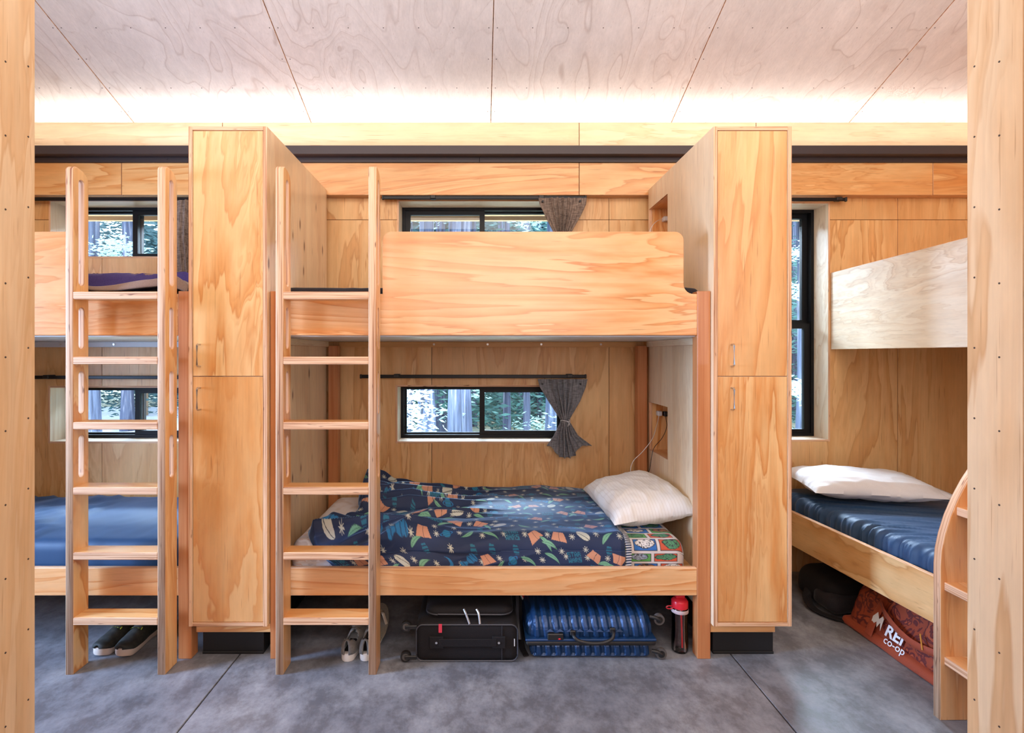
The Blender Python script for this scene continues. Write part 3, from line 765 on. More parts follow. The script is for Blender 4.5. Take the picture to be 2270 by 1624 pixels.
# striped reverse side turned up along the head-end hem
hm = new_mat('striped_hem', (.1, .1, .1), .9); k = N(hm); k.coords((1, 1, 1), False)
sx = k.n('ShaderNodeSeparateXYZ'); k.l(k.base, sx.inputs[0])
k.l(k.ramp(k.math('FRACT', k.math('MULTIPLY', k.math('ADD', sx.outputs[1], sx.outputs[2]), 70)), [(.35, (.012, .02, .05)), (.5, (.50, .46, .42)), (.85, (.50, .46, .42)), (.95, (.012, .02, .05))]), k.b.inputs['Base Color'])
def hem_pt(u, v):
    x, y, z = blanket_pt(1, v); a = u * pi
    return (x + .004 + .020 * sin(a) * (1 + .4 * nz(v, 4, 0, 9)) + .012 * u, y - .001 * u - (.006 * sin(a) if v > .8 else 0), z + .005 * cos(a) - .006 * u)
ho = link('hem', grid(hem_pt, 8, 120), hm, True); ho.parent = bl; thicken(ho, .002)

# mattress of the middle lower bunk with its comic-panel fitted sheet
mt = Thing('mattress', (.04, 3.0, .362), 'middle lower bunk mattress in a white sheet printed with coloured comic panels', 'mattress')
mt.add('mattress_core', roundbox(-.905, .965, 2.575, 3.40, .363, .515, .045), WCOT, smooth=True)
print_s = Print(-.91, .985, 0, .62, 560, 180, (.66, .60, .58))
rnd = random.Random(11)
pal = [(.62, .10, .04), (.03, .14, .42), (.10, .33, .08), (.72, .50, .12), (.66, .60, .54), (.55, .09, .04), (.03, .16, .45)]
for r_ in range(8):
    for c_ in range(15):
        w_, h_ = .112, .062; cx = -.88 + c_ * .126 + (.03 if r_ % 2 else 0); cy = .03 + r_ * .075; faint = cx < .2
        bc = rnd.choice(pal); seed = rnd.random() * 50; fc = rnd.choice([(.70, .66, .60), (.30, .12, .05), (.68, .64, .60), (.08, .25, .12), (.30, .36, .46)])
        def fn(x, y):
            if abs(x) > w_ / 2 or abs(y) > h_ / 2: return None
            if faint:
                n = nz(x, y, seed, 22); return (.58, .53, .55) if n > .1 else ((.66, .50, .44) if n < -.28 else (.72, .69, .72))
            if abs(x) > w_ / 2 - .0035 or abs(y) > h_ / 2 - .0035: return (.02, .02, .02)
            n = nz(x, y, seed, 26); n2 = nz(x, y, seed + 9, 60)
            r = (x / .045) ** 2 + ((y + .004) / .024) ** 2 + n * .7
            if abs(r - 1) < .10: return (.03, .03, .03)
            if r < 1: return (.04, .04, .05) if abs(n2) < .06 or n2 > .42 else fc
            return bc
        print_s.stamp(fn, cx, cy, .068)
def sheet_pt(u, v):
    x = -.915 + u * (.988 + .915); s = v * .62
    ex = min(x + .915, .988 - x); q = max(0, 1 - ex / .055); end = .055 * (1 - sqrt(max(0, 1 - q * q)))
    if s < .36: y = 2.98 - s; z = .525
    elif s < .445: a = (s - .36) / .085 * pi / 2; y = 2.62 - .054 * sin(a); z = .525 - .054 * (1 - cos(a))
    else: y = 2.566; z = .471 - (s - .445) * .62
    w = .004 * nz(x * 9, s * 3, 1) + .003 * nz(x * 22, s * 6, 4) + (.012 * max(0, nz(x * 5 + s * 6, s * 4, 8)) if x < -.3 else 0)
    if s < .40: z += w
    else: y -= max(-.002, w)
    yf = y + (end if s > .36 else 0)
    return (x, yf, z - end * (1 if s < .445 else .4))
me = painted_grid(sheet_pt, print_s, 'fitted_sheet', cloth_mat('comic_print_cotton', .1))
o = bpy.data.objects.new('fitted_sheet', me); COL.objects.link(o); o.location = -mt.base; o.parent = mt.o
def sheet_back(u, v):
    x = -.915 + u * (.988 + .915); ex = min(x + .915, .988 - x); q = max(0, 1 - ex / .055); y = 2.978 + v * .43
    return (x, y, .524 - .055 * (1 - sqrt(max(0, 1 - q * q))) + .006 * nz(x * 6, y * 8, 3) - .03 * sstep(.9, 1, v))
mt.add('fitted_sheet', grid(sheet_back, 80, 24), SHEET, smooth=True)

def pillow(name, loc, size, rot, mat, label, seed=0, openend=True):
    L, Wd, T = size
    def sh(u, v, s):
        a, b = 2 * u - 1, 2 * v - 1
        pin = 1 - .055 * (1 - abs(a) ** 2) * abs(b) ** 3 * 1.0; pin2 = 1 - .055 * (1 - abs(b) ** 2) * abs(a) ** 3
        h = T / 2 * ((1 - abs(a) ** 3.4) ** .6) * ((1 - abs(b) ** 3.4) ** .6)
        n = .012 * nz(a * 1.6, b * 1.6, seed + s) + .007 * max(0, 1 - abs(nz(a * 2.4 + b * 1.2, b * 3.0 - a, seed + 2)) * 2.2) ** 1.5 + .008 * (1 - abs(nz(a * 3.5 + b * 2, b * 1.5 - a, seed)) * 2) * (abs(a) ** 2 + abs(b) ** 2) * .6
        return Vector((a * L / 2 * pin2, b * Wd / 2 * pin, s * h * (1 if s > 0 else .75) + n * min(1, h * 40)))
    bm = grid(lambda u, v: sh(u, v, 1), 80, 64); bm = grid(lambda u, v: sh(u, v, -1), 80, 64, bm)
    bmesh.ops.remove_doubles(bm, verts=bm.verts, dist=.0006)
    o = link(name, bm, mat, True); o.location = loc; o.rotation_euler = rot; o['label'] = label; o['category'] = 'pillow'
    if openend:      # loose open hem of the pillowcase
        def fl(u, v):
            a = 2 * v - 1; th = u * 2 * pi
            return Vector((L / 2 * (.93 + .11), a, 0)) if False else Vector((L / 2 * .955 + .045, a * Wd / 2 * .93, 0))
        b = bmesh.new(); R = []
        for i in range(4):
            ring = []
            for k in range(36):
                th = 2 * pi * k / 36; f = i / 3
                ring.append(b.verts.new((L / 2 * .90 + f * .075 + .004 * sin(th * 5), cos(th) * Wd / 2 * (.86 + .06 * f), sin(th) * (.030 - .010 * f + .006 * sin(3 * th)))))
            R.append(ring)
        for A, B in zip(R, R[1:]):
            for k in range(36): b.faces.new((A[k], A[(k + 1) % 36], B[(k + 1) % 36], B[k]))
        c = link('pillowcase_hem', b, mat, True); c.parent = o; thicken(c, .002)
    return o
pillow('pillow', (.868, 2.985, .612), (.45, .60, .21), (radians(3), radians(-7), radians(4)), PILLOW, 'plump pinstriped cream pillow at the head of the middle lower bunk', 3, False)
pillow('pillow', (2.235, 3.17, .650), (.68, .46, .16), (radians(2), radians(1), radians(-8)), WCOT, 'flat white pillow on the navy sheet of the right bunk', 8)

def wrinkle(seed, amp, edge_x=None):
    def f(p, n):
        w = 1 - abs(nz(p.x * 2.2 + p.y * .7, p.y * 13 + p.x * 5, seed)) * 2.2; w = max(0, w) ** 2
        w2 = 1 - abs(nz(p.x * 4, p.y * 34 + p.x * 9, seed + 5)) * 2.2; w2 = max(0, w2) ** 2
        k_ = 1 if edge_x is None else (.15 + .85 * exp(-max(0, p.x - edge_x) / .28))
        return amp * k_ * (w + .5 * w2)
    return f
bm = turn(roundbox(1.862, 2.90, 1.66, 3.425, .350, .565, .045, (44, 280, 8), wrinkle(4, .015, 1.86)), PR_, AR_)
solo('mattress', bm, BLUES, 'navy sheeted mattress with creased edge on the right bunk', 'mattress', smooth=True)
def wr_left(p, n): return .010 * max(0, 1 - abs(nz(p.x * 3 + p.y * 6, p.x * 9 - p.y * 2, 2)) * 2.4) ** 2 * (1.6 if p.x < -2.2 else .4)
bm = roundbox(-3.37, -1.36 - .01, 2.545 + .03, 3.405, .363, .525, .045, (60, 24, 6), wr_left)
solo('mattress', bm, BLUES, 'navy sheeted mattress on the left lower bunk behind the ladder', 'mattress', smooth=True)
bm = roundbox(-.96, 1.055, 2.57, 3.405, 1.521, 1.742, .03, (50, 16, 4), lambda p, n: .004 * nz(p.x * 20, p.y * 8, 1) * (1 if n.z > .3 else 0))
solo('mattress', bm, MATTB, 'charcoal vinyl mattress on the middle upper bunk', 'mattress', smooth=True)
bm = roundbox(-3.38, -1.37, 2.57, 3.405, 1.521, 1.715, .03, (8, 8, 4))
solo('mattress', bm, MATTB, 'dark mattress on the left upper bunk under the blankets', 'mattress', smooth=True)
def lump(x0, x1, y0, y1, base, seed, amp, hang=0):
    def f(u, v):
        x = x0 + (x1 - x0) * u + .02 * nz(v * 5, seed); y = y0 + (y1 - y0) * v
        w = max(0, 1 - abs(nz(x * 1.8 + y * 1.5, y * 7 + x * 1.2, seed)) * 2) ** 1.6
        e = min(u, 1 - u) / .06; e = min(1, e); ev = min(1, min(v, 1 - v) / .1)
        z = base + (amp * w + .03 * nz(x * 3, y * 3, seed + 3)) * e * (.35 + .65 * ev)
        return (x, y, z - hang * (1 - ev) * .5)
    return grid(f, 110, 44)
o = solo('blanket', lump(-3.1, -1.40, 2.66, 3.34, 1.775, 5, .075, .09), PURP, 'purple blanket heaped on the left upper bunk', 'blanket', smooth=True); thicken(o, .008)
o = solo('blanket', lump(-2.6, -1.41, 2.575, 2.84, 1.752, 9, .085, .06), TAUPE, 'taupe blanket bunched in front of the purple one on the left upper bunk', 'blanket', smooth=True); thicken(o, .008)

# ================================================================== CURTAINS, RODS
def rod(x0, x1, z, y, label, clips=()):
    th = Thing('curtain_track', ((x0 + x1) / 2, y, z), label, 'curtain rod')
    th.add('rail', box(x0, x1, y - .006, y + .006, z - .011, z + .011, bev=.003), BLACKM)
    for x in (x0, x1): th.add('end_cap', box(x - .006, x + .006, y - .009, y + .009, z - .014, z + .014, bev=.003), BLACKP)
    for x in clips: th.add('bracket', box(x - .018, x + .018, y - .011, YW - .001 if z < 2.3 else y + .03, z - .008, z + .015, bev=.003), BLACKP)
    return th
YR = 3.455
rod(PX(849, YR), PX(1298, YR), PZ(438, YR), YR, 'dark curtain track over the middle upper window', (PX(960, YR), PX(1200, YR)))
rod(PX(800, YR), PX(1298, YR), PZ(834, YR), YR, 'dark curtain track over the middle lower window', (PX(879, YR), PX(1263, YR)))
rod(-3.1, -1.62, PZ(441, YR), YR, 'dark curtain track over the left upper window', (-2.0,))
rod(-3.1, -1.90, PZ(836, YR), YR, 'dark curtain track over the left lower window', (PX(103, YR), -2.0))
rod(1.60, PX(1875, YR), PZ(442, YR), YR, 'short dark curtain track above the tall window', (PX(1860, YR),))
def curtain(rows, ztop, y, mat, label, npl=8, name='curtain', buttons=True, cinch=None, bot=None):
    """rows: (v, xleft, xright, pleat amplitude, z)"""
    def row(v):
        for A, B in zip(rows, rows[1:]):
            if v <= B[0]:
                t = (v - A[0]) / (B[0] - A[0]); t = t * t * (3 - 2 * t) if cinch else t
                return [a + (b - a) * t for a, b in zip(A[1:], B[1:])]
        return rows[-1][1:]
    def f(u, v):
        xl, xr, am, z = row(v)
        c = exp(-((u - .46) / .24) ** 4)              # pleats gathered in the middle, flat wings
        ph = u * npl * 2 * pi * 1.4 + .6 * nz(u * 3, v * 2, 4)
        yy = y - .004 - am * 1.7 * (.5 + .5 * sin(ph)) * (.25 + .75 * c) - .006 * nz(u * 4, v * 6, 9)
        x = xl + (xr - xl) * u + am * .40 * cos(ph) * c
        if bot: z = z + bot(u) * sstep(.75, 1, v)
        return (x, yy, z)
    bm = grid(f, 120, 44); th = Thing(name, ((rows[0][1] + rows[0][2]) / 2, y, ztop), label, 'curtain')
    o = th.add('cloth', bm, mat, smooth=True); thicken(o, .0025)
    if buttons:
        for q_ in (.07, .86):
            xl, xr, am, z = row(.06); x = xl + (xr - xl) * q_
            th.add('snap_button', cyl((x, y - .03, z - .005), (x, y - .010, z - .005), .006, n=12), BLACKM)
    if cinch:
        xl, xr, am, z = row(cinch); cx, rx = (xl + xr) / 2, (xr - xl) / 2 + .004
        pts = [(cx + rx * cos(a), y - .018 + .020 * sin(a), z + .004 * sin(2 * a)) for a in [2 * pi * i / 20 for i in range(21)]]
        bm = tube(pts, .0022, 6); bm = tube(spline([(cx + .006, y - .040, z), (cx + .018, y - .043, z - .012), (cx + .012, y - .042, z - .034)]), .002, 6, bm)
        bm = tube(spline([(cx + .0, y - .040, z), (cx + .024, y - .044, z - .004), (cx + .022, y - .043, z - .026)]), .002, 6, bm)
        th.add('tie_cord', bm, WHITEP)
    return th
YQ = 3.425
def cr(v, a, b, am, py): return (v, PX(a, YQ), PX(b, YQ), am, PZ(py, YQ))
curtain([cr(0, 1192, 1303, .014, 840), cr(.12, 1197, 1299, .016, 858), cr(.30, 1216, 1286, .020, 890), cr(.52, 1244, 1262, .016, 932), cr(.75, 1228, 1282, .020, 965), cr(1, 1212, 1313, .022, 988)],
        PZ(840, YQ), YR - .014, LINEN, 'grey linen curtain tied in the middle at the middle lower window', 6, cinch=.52, bot=lambda u: -.075 * exp(-((u - .42) / .26) ** 4))
curtain([cr(0, 1194, 1301, .014, 438), cr(.12, 1197, 1299, .016, 452), cr(.30, 1208, 1288, .020, 476), cr(.52, 1232, 1262, .016, 522), cr(.75, 1226, 1282, .020, 555), cr(1, 1212, 1313, .022, 585)],
        PZ(438, YQ), YR - .014, LINENT, 'taupe linen curtain gathered at the middle upper window', 6, cinch=.52)
curtain([(0, -1.98, -1.66, .014, 2.405), (.5, -1.98, -1.68, .018, 2.15), (1, -1.96, -1.62, .02, 1.84)], 2.405, YR - .014, LINENT, 'taupe linen curtain hanging beside the left ladder at the left upper window', 5)

# ================================================================== OUTLETS AND CABLES
def outlet(zc, label, xo, black):
    th = Thing('power_outlet', (1.14, 3.42, zc), label, 'outlet')
    th.add('cover_plate', box(1.098, 1.186, 3.4195, 3.4245, zc - .034, zc + .034, bev=.0015), new_mat('plate_steel', (.52, .50, .50), .4, .3))
    th.add('socket', box(1.108, 1.138, 3.4185, 3.4205, zc - .017, zc + .017), WHITEP if not black else BLACKP)
    th.add('socket', box(1.146, 1.176, 3.4185, 3.4205, zc - .017, zc + .017), BLACKP)
    return th
outlet(PZ(916, 3.42), 'steel power outlet in the niche above the middle lower bunk pillow', 0, False)
outlet(PZ(488, 3.42), 'steel power outlet in the niche beside the middle upper bunk', 0, True)
def charger(x, z, mat, label, cable_pts, cmat):
    th = Thing('phone_charger', (x, 3.405, z), label, 'charger')
    th.add('plug', box(x - .014, x + .014, 3.378, 3.4183, z - .014, z + .016, bev=.004), mat)
    th.add('cable', tube(spline(cable_pts, 8), .0019, 6), cmat, smooth=True)
def cp(px, py, d): return (PX(px, d), d, PZ(py, d))
charger(PX(1461, 3.40), PZ(916, 3.40), WHITEP, 'white charger plug with a long white cable over the middle pillow',
        [cp(1461, 920, 3.375), cp(1455, 945, 3.33), cp(1446, 972, 3.28), cp(1425, 1000, 3.26), cp(1405, 1020, 3.27), cp(1398, 1038, 3.28), cp(1399, 1056, 3.28), cp(1403, 1070, 3.22)], WHITEP)
charger(PX(1475, 3.40), PZ(917, 3.40), BLACKP, 'black charger plug with a black cable over the middle pillow',
        [cp(1475, 920, 3.375), cp(1478, 945, 3.33), cp(1468, 970, 3.28), cp(1450, 992, 3.25), cp(1444, 1015, 3.25), cp(1440, 1040, 3.25), cp(1434, 1056, 3.25), cp(1430, 1070, 3.2)], BLACKP)
charger(PX(1474, 3.40), PZ(486, 3.40), WHITEP, 'white charger with pale cables in the upper bunk niche',
        [cp(1468, 486, 3.375), cp(1456, 490, 3.33), cp(1445, 502, 3.28), cp(1440, 520, 3.25), cp(1441, 560, 3.25), cp(1445, 620, 3.2)], WHITEP)

# ================================================================== LUGGAGE
def caster(th, x, y, z, ax, par=None):
    d = Vector(ax); s = d.cross(Vector((0, 0, 1))).normalized() if abs(d.z) < .9 else Vector((1, 0, 0))
    w = th.add('caster', cyl(Vector((x, y, z)) - s * .009, Vector((x, y, z)) + s * .009, .024, n=20), BLACKP, smooth=True)
    th.add('hub', cyl(Vector((x, y, z)) - s * .0105, Vector((x, y, z)) + s * .0105, .016, n=14), new_mat('hub_grey', (.10, .09, .085), .45) if 'hub_grey' not in bpy.data.materials else bpy.data.materials['hub_grey'], w)
    th.add('fork', box(x - .004, x + .052, y - .018, y - .010, z - .008, z + .010, bev=.003) if d.x < 0 else box(x - .045, x + .004, y + .010, y + .017, z - .008, z + .014, bev=.003), BLACKP, w)
SUIT = Thing('suitcase', (-.06, 2.68, 0), 'black soft-sided suitcase lying flat under the middle bunk', 'suitcase')
SUIT.add('body', roundbox(-.300, .176, 2.500, 2.84, .012, .186, (.035, .02, .03), (12, 6, 6), lambda p, n: .004 * sin(min(1, max(0, (p.x + .3) / .476)) * pi)), BLACKF, smooth=True)
SUIT.add('front_pocket', roundbox(-.262, .158, 2.545, 2.82, .175, .243, (.06, .05, .03), (10, 6, 3), lambda p, n: .010 * nz(p.x * 5, p.y * 5, 2)), BLACKF, smooth=True)
def rrect(x0, x1, z0, z1, r, y): return [(a, y, b) for a, b in arc(x1 - r, z1 - r, r, 0, 90) + arc(x0 + r, z1 - r, r, 90, 180) + arc(x0 + r, z0 + r, r, 180, 270) + arc(x1 - r, z0 + r, r, 270, 360)]
pts = rrect(-.296, .172, .016, .182, .030, 2.497); pts.append(pts[0])
PIPE = new_mat('piping_grey', (.05, .05, .06), .4)
SUIT.add('piping', tube(pts, .0032, 6), PIPE, smooth=True)
pts = [(a, b, .208) for a, b in arc(.158 - .06, 2.545 + .05, .055, 270, 360) + [(.158, 2.80)]][::-1] + [(-.2, 2.544, .208)] + [(a, b, .208) for a, b in arc(-.262 + .06, 2.545 + .05, .055, 270, 180)] + [(-.262, 2.80, .208)]
SUIT.add('zipper', tube(pts, .0035, 6), PIPE)
h_ = SUIT.add('handle', box(-.190, .075, 2.484, 2.4895, .087, .122, bev=.002), BLACKF)
for a, b in ((-.235, -.170), (.055, .115)):
    SUIT.add('handle_tab', box(a, b, 2.486, 2.4965, .078, .131, bev=.002), BLACKF, h_)
    SUIT.add('rivet', cyl(((a + b) / 2, 2.4835, .105), ((a + b) / 2, 2.486, .105), .0055, n=12), CHROME, h_)
SUIT.add('seam', box(.098, .100, 2.4945, 2.497, .02, .178, bev=0), PIPE)
SUIT.add('luggage_tag', box(-.193, -.177, 2.490, 2.494, .148, .188, bev=.001), new_mat('coral_tag', (.75, .05, .09), .5))
SUIT.add('badge', box(.155, .159, 2.4935, 2.4965, .085, .118, bev=0), WHITEP)
ALU = new_mat('zip_pull_grey', (.42, .42, .43), .35, .6)
for xa, xb in ((-.078, -.050), (-.018, -.002)):
    SUIT.add('zip_pull', tube(spline([(xa, 2.53, .238), (xa + .010, 2.515, .225), (xb, 2.492, .188)], 5), .005, 6), ALU, smooth=True)
caster(SUIT, -.345, 2.52, .165, (-1, 0, 0)); caster(SUIT, -.345, 2.50, .036, (-1, 0, 0))
SUIT.o.location.y -= .018; SUIT.o.location.z -= .0105
b2 = Thing('backpack', (.21, 2.95, 0), 'black backpack behind the gap between the two suitcases', 'backpack')
b2.add('body', roundbox(.02, .36, 2.87, 3.15, .002, .235, .06, (6, 6, 4), lambda p, n: .012 * nz(p.x * 7, p.y * 7, p.z * 7)), BLACKF, smooth=True)
b2.add('strap', tube(spline([(.24, 2.88, .21), (.21, 2.78, .16), (.195, 2.68, .08), (.20, 2.60, .012), (.215, 2.52, .006)], 6), 1, 8, flat=(.014, .003)), BLACKF, smooth=True)
b2.add('strap', tube(spline([(.18, 2.87, .20), (.188, 2.75, .19), (.183, 2.66, .13), (.190, 2.58, .05)], 6), 1, 8, flat=(.008, .002)), PIPE, smooth=True)

BLUEP = new_mat('blue_polycarbonate', (.010, .045, .135), .33, .2)
bs = Thing('suitcase', (.51, 2.7, 0), 'glossy blue ribbed hardshell suitcase lying flat beside the black suitcase', 'suitcase')
def ribs(p, n):
    if n.z < -.5: return 0
    ph = ((p.x + .02 * (p.z / .2)) / .046) % 1
    r = min(1, max(0, (.5 - abs(ph - .5)) * 5 - .9))
    return -.010 * r * (1 if -.0 < p.x < .80 else 0)
nx_ = 110
bs.add('upper_shell', roundbox(.212, .812, 2.515, 2.94, .092, .212, (.045, .085, .085), (nx_, 8, 3), ribs), BLUEP, smooth=False)
bs.add('lower_shell', roundbox(.232, .800, 2.525, 2.93, .006, .082, (.03, .03, .03), (nx_, 6, 2), ribs), BLUEP, smooth=False)
bs.add('seam_band', roundbox(.210, .814, 2.508, 2.945, .074, .098, (.011, .011, .011), (8, 6, 1)), BLACKP, smooth=True)
bs.add('lip', roundbox(.208, .816, 2.506, 2.947, .096, .108, (.0055, .0055, .0055), (8, 6, 1)), BLUEP, smooth=True)
hp = [(.428, 2.520, .133), (.430, 2.490, .128), (.450, 2.478, .116), (.500, 2.472, .108), (.560, 2.472, .110), (.600, 2.478, .124), (.612, 2.492, .140), (.612, 2.520, .144)]
hb = bs.add('handle', tube(spline(hp, 6), .008, 10), BLACKP, smooth=True)
for x, z in ((.428, .134), (.612, .145)): bs.add('handle_mount', box(x - .013, x + .013, 2.506, 2.522, z - .010, z + .012, bev=.003), BLACKP, hb)
lk = bs.add('combination_lock', box(.310, .384, 2.503, 2.525, .104, .133, bev=.003), BLACKP)
bs.add('lock_button', box(.360, .370, 2.501, 2.504, .108, .114, bev=.001), REDP, lk)
for k_ in range(8):      # facets where the ribs end above the seam
    x = .305 + k_ * .046
    b_ = bmesh.new(); v_ = [b_.verts.new(c) for c in ((x, 2.5135, .1385), (x + .036, 2.5135, .1385), (x + .018, 2.518, .150), (x + .018, 2.535, .139))]
    for f_ in ((0, 1, 2), (1, 3, 2), (0, 2, 3), (0, 3, 1)): b_.faces.new([v_[i] for i in f_])
    bs.add('rib_end', b_, BLUEP)
for z, y in ((.175, 2.56), (.030, 2.53)):
    w_ = bs.add('caster', cyl((.842, y - .009, z), (.842, y + .009, z), .025, n=20), bpy.data.materials['hub_grey'], smooth=True)
    bs.add('hub', cyl((.842, y - .0105, z), (.842, y + .0105, z), .016, n=14), BLACKP, w_)
    bs.add('fork', tube([(.800, y, z + .012), (.825, y - .012, z + .012), (.842, y - .012, z)], .009, 8), BLACKP, w_, smooth=True)

bs.o.location.y -= .026; bs.o.location.z -= .004
# water bottle
wb = Thing('water_bottle', (.956, 2.575, 0), 'clear pink water bottle with a red flip lid by the orange post', 'bottle')
X0, Y0 = .956, 2.575
wb.add('bottle_body', lathe([(0, .002), (.034, .002), (.039, .010), (.039, .06), (.036, .12), (.038, .185), (.039, .205), (.034, .212), (.033, .209), (.0365, .203), (.0355, .185), (.034, .12), (.0365, .06), (.0365, .012), (0, .010)], X0, Y0), BOTTLE, smooth=True)
wb.add('straw', cyl((X0 + .012, Y0, .014), (X0 + .006, Y0, .21), .0045, n=10), REDP, smooth=True)
wb.add('band', lathe([(.0392, .188), (.0400, .190), (.0400, .204), (.0392, .205)], X0, Y0), new_mat('frosted_band', (.55, .42, .42), .5), smooth=True)
ld = wb.add('lid', lathe([(.0375, .210), (.0385, .214), (.0385, .240), (.034, .248), (.020, .252), (0, .252)], X0, Y0), REDP, smooth=True)
wb.add('spout', roundbox(X0 - .022, X0 + .024, Y0 - .012, Y0 + .012, .250, .278, (.010, .010, .010), (2, 2, 2)), REDP, ld, smooth=True)
wb.add('carry_loop', tube([(X0 - .052 + .016 * cos(a), Y0 - .01, .212 + .007 * sin(a)) for a in [2 * pi * i / 16 for i in range(17)]], .0028, 6), REDP, ld, smooth=True)

# ================================================================== SHOES
def shoe(name, loc, rz, upper, sole, label, group=None, L=.285, Wd=.094, hh=.085, logo=None, lace=None, tongue=None):
    """built heel at y=0, toe at y=L, then turned"""
    th = Thing(name, loc, label, 'shoe', group, local=True, rotz=rz)
    def hw(t): return Wd / 2 * (.70 + .36 * sin(min(1, t / .7) * pi / 2) ** 2 - .12 * exp(-((t - .42) / .14) ** 2)) * sqrt(max(0, 1 - max(0, (t - .80) / .20) ** 2.4)) * sqrt(max(.0, 1 - max(0, (.10 - t) / .10) ** 2.4))
    def off(t): return .006 * sin(t * pi)
    n = 26; ts = [i / n for i in range(n + 1)]; ts[0] = .004; ts[-1] = .996
    def solez(t): return .034 - .006 * sin(t * pi) + .010 * sstep(.85, 1, t)
    b = bmesh.new(); rings = []
    for t in ts:
        w = hw(t); y = t * L; c = off(t); zt = solez(t); zb = .001 + .010 * sstep(.88, 1, t)
        rings.append([b.verts.new(p) for p in ((c - w * .92, y, zb), (c - w * 1.03, y, zb + .008), (c - w * 1.02, y, zt), (c - w * .9, y, zt + .002), (c + w * .9, y, zt + .002), (c + w * 1.02, y, zt), (c + w * 1.03, y, zb + .008), (c + w * .92, y, zb))])
    for A, B in zip(rings, rings[1:]):
        for k_ in range(8): b.faces.new((A[k_], A[(k_ + 1) % 8], B[(k_ + 1) % 8], B[k_]))
    b.faces.new(rings[0]); b.faces.new(rings[-1])
    th.add('sole', b, sole, smooth=True)
    def height(t):
        return interp([(0, .060), (.03, hh * .9), (.10, hh), (.22, hh * .80), (.34, hh * .82), (.44, hh * .95), (.55, hh * .74), (.75, .042), (.92, .026), (1, .012)], t)
    m = 20
    def up(t, a):
        w = hw(t) * .97; z0 = solez(t) - .001; h = height(t)
        lean = .006 * (1 - sstep(0, .12, t)) * sin(a)
        return Vector((off(t) - cos(a) * w * (abs(cos(a)) ** -.25 if abs(cos(a)) > .05 else 1) * (1 - .32 * sin(a) ** 2), t * L + lean, z0 + h * sin(a) ** .75))
    b = bmesh.new(); G = [[b.verts.new(up(t, pi * k_ / m)) for k_ in range(m + 1)] for t in ts]
    for i in range(n):
        for k_ in range(m):
            tc = (ts[i] + ts[i + 1]) / 2; ac = (k_ + .5) / m
            half = .29 * sqrt(max(0, 1 - ((tc - .22) / .185) ** 2))
            if abs(ac - .5) < half: continue
            b.faces.new((G[i][k_], G[i + 1][k_], G[i + 1][k_ + 1], G[i][k_ + 1]))
    for v in [v for v in b.verts if not v.link_faces]: b.verts.remove(v)
    o = th.add('upper', b, upper, smooth=True); thicken(o, .005, 1)
    th.add('insole', grid(lambda u, v: Vector((off(.03 + .5 * v) + (2 * u - 1) * hw(.03 + .5 * v) * .8, (.03 + .5 * v) * L, .034)), 4, 8), BLACKF)
    # tongue and laces / logo
    th.add('tongue', grid(lambda u, v: Vector(((2 * u - 1) * .023 * (1 - .2 * v), L * (.60 - .24 * v), .034 + hh * (.80 + .38 * v) - .007 * (2 * u - 1) ** 2)), 6, 8), tongue or upper, smooth=True)
    if lace:
        for k_ in range(4):
            t = .44 + .05 * k_; z = solez(t) + height(t) + .003
            th.add('lace', tube([(off(t) - .022, t * L, z - .008), (off(t), t * L + .004, z + .002), (off(t) + .022, t * L, z - .008)], .0022, 6), lace)
    if logo:
        tb = text_bm(logo, .022, .25, .0006)
        for v in tb.verts:
            x, y, _ = v.co; t = .565 - y / L * 1.0
            v.co = Vector((-x + off(t), t * L - 0, 0)); v.co.z = solez(t) + height(t) * (1 - (abs(x) / .05) ** 2 * .5) + .0075
        th.add('logo', tb, new_mat('neon_lettering', (.68, .78, .10), .5) if 'neon_lettering' not in bpy.data.materials else bpy.data.materials['neon_lettering'])
    return th
GREYU = fabric('grey_suede', (.15, .14, .13), (.19, .175, .16), 120, .75, .2)
OLIVE = fabric('olive_suede', (.13, .11, .08), (.16, .13, .10), 120, .8, .2)
WSOLE = new_mat('white_rubber', (.72, .69, .66), .55)
OFFS = new_mat('peach_rubber', (.62, .50, .42), .55)
BLKU = speckled('black_knit', (.012, .012, .010), (.030, .028, .022), 60, .7)
shoe('sneaker', (PX(768, 2.48), 2.478, 0), radians(-4), GREYU, WSOLE, 'grey sneaker with white sole, the left one beside the ladder stile', L=.27, Wd=.086, hh=.070, lace=OLIVE)
shoe('sneaker', (PX(809, 2.48), 2.482, 0), radians(1), GREYU, WSOLE, 'grey sneaker with white sole, half hidden behind the middle ladder stile', L=.27, Wd=.086, hh=.070, lace=OLIVE)
shoe('sneaker', (PX(292, 2.70), 2.775, 0), radians(180 - 9), BLKU, OFFS, 'black sneaker with yellow lettering, left one of the pair under the left bunk', L=.265, Wd=.086, hh=.075, logo='PUMA')
shoe('sneaker', (PX(332, 2.70), 2.77, 0), radians(180 - 4), BLKU, OFFS, 'black sneaker with yellow lettering, right one of the pair next to the ladder stile', L=.265, Wd=.086, hh=.075, logo='PUMA')
def sandal(loc, rot, mat, rim, label, L=.25):
    th = Thing('sandal', loc, label, 'sandal', local=True)
    th.o.rotation_euler = rot
    def ow(t): return .048 * (sin(pi * min(1, max(0, t)) ** .9) ** .45) * (.8 + .25 * t)
    pts = [(-ow(i / 20), L * i / 20) for i in range(1, 20)] + [(0, L)] + [(ow(i / 20), L * i / 20) for i in range(19, 0, -1)] + [(0, 0)]
    th.add('sole', curveplate(pts, [], 0, .014, 'z', .004, 2), [mat, rim], smooth=False)
    th.add('strap', tube(spline([(-.036, L * .45, .012), (-.012, L * .62, .045), (0, L * .76, .016), (.012, L * .62, .045), (.036, L * .45, .012)], 6), 1, 8, flat=(.007, .002)), rim)
    return th
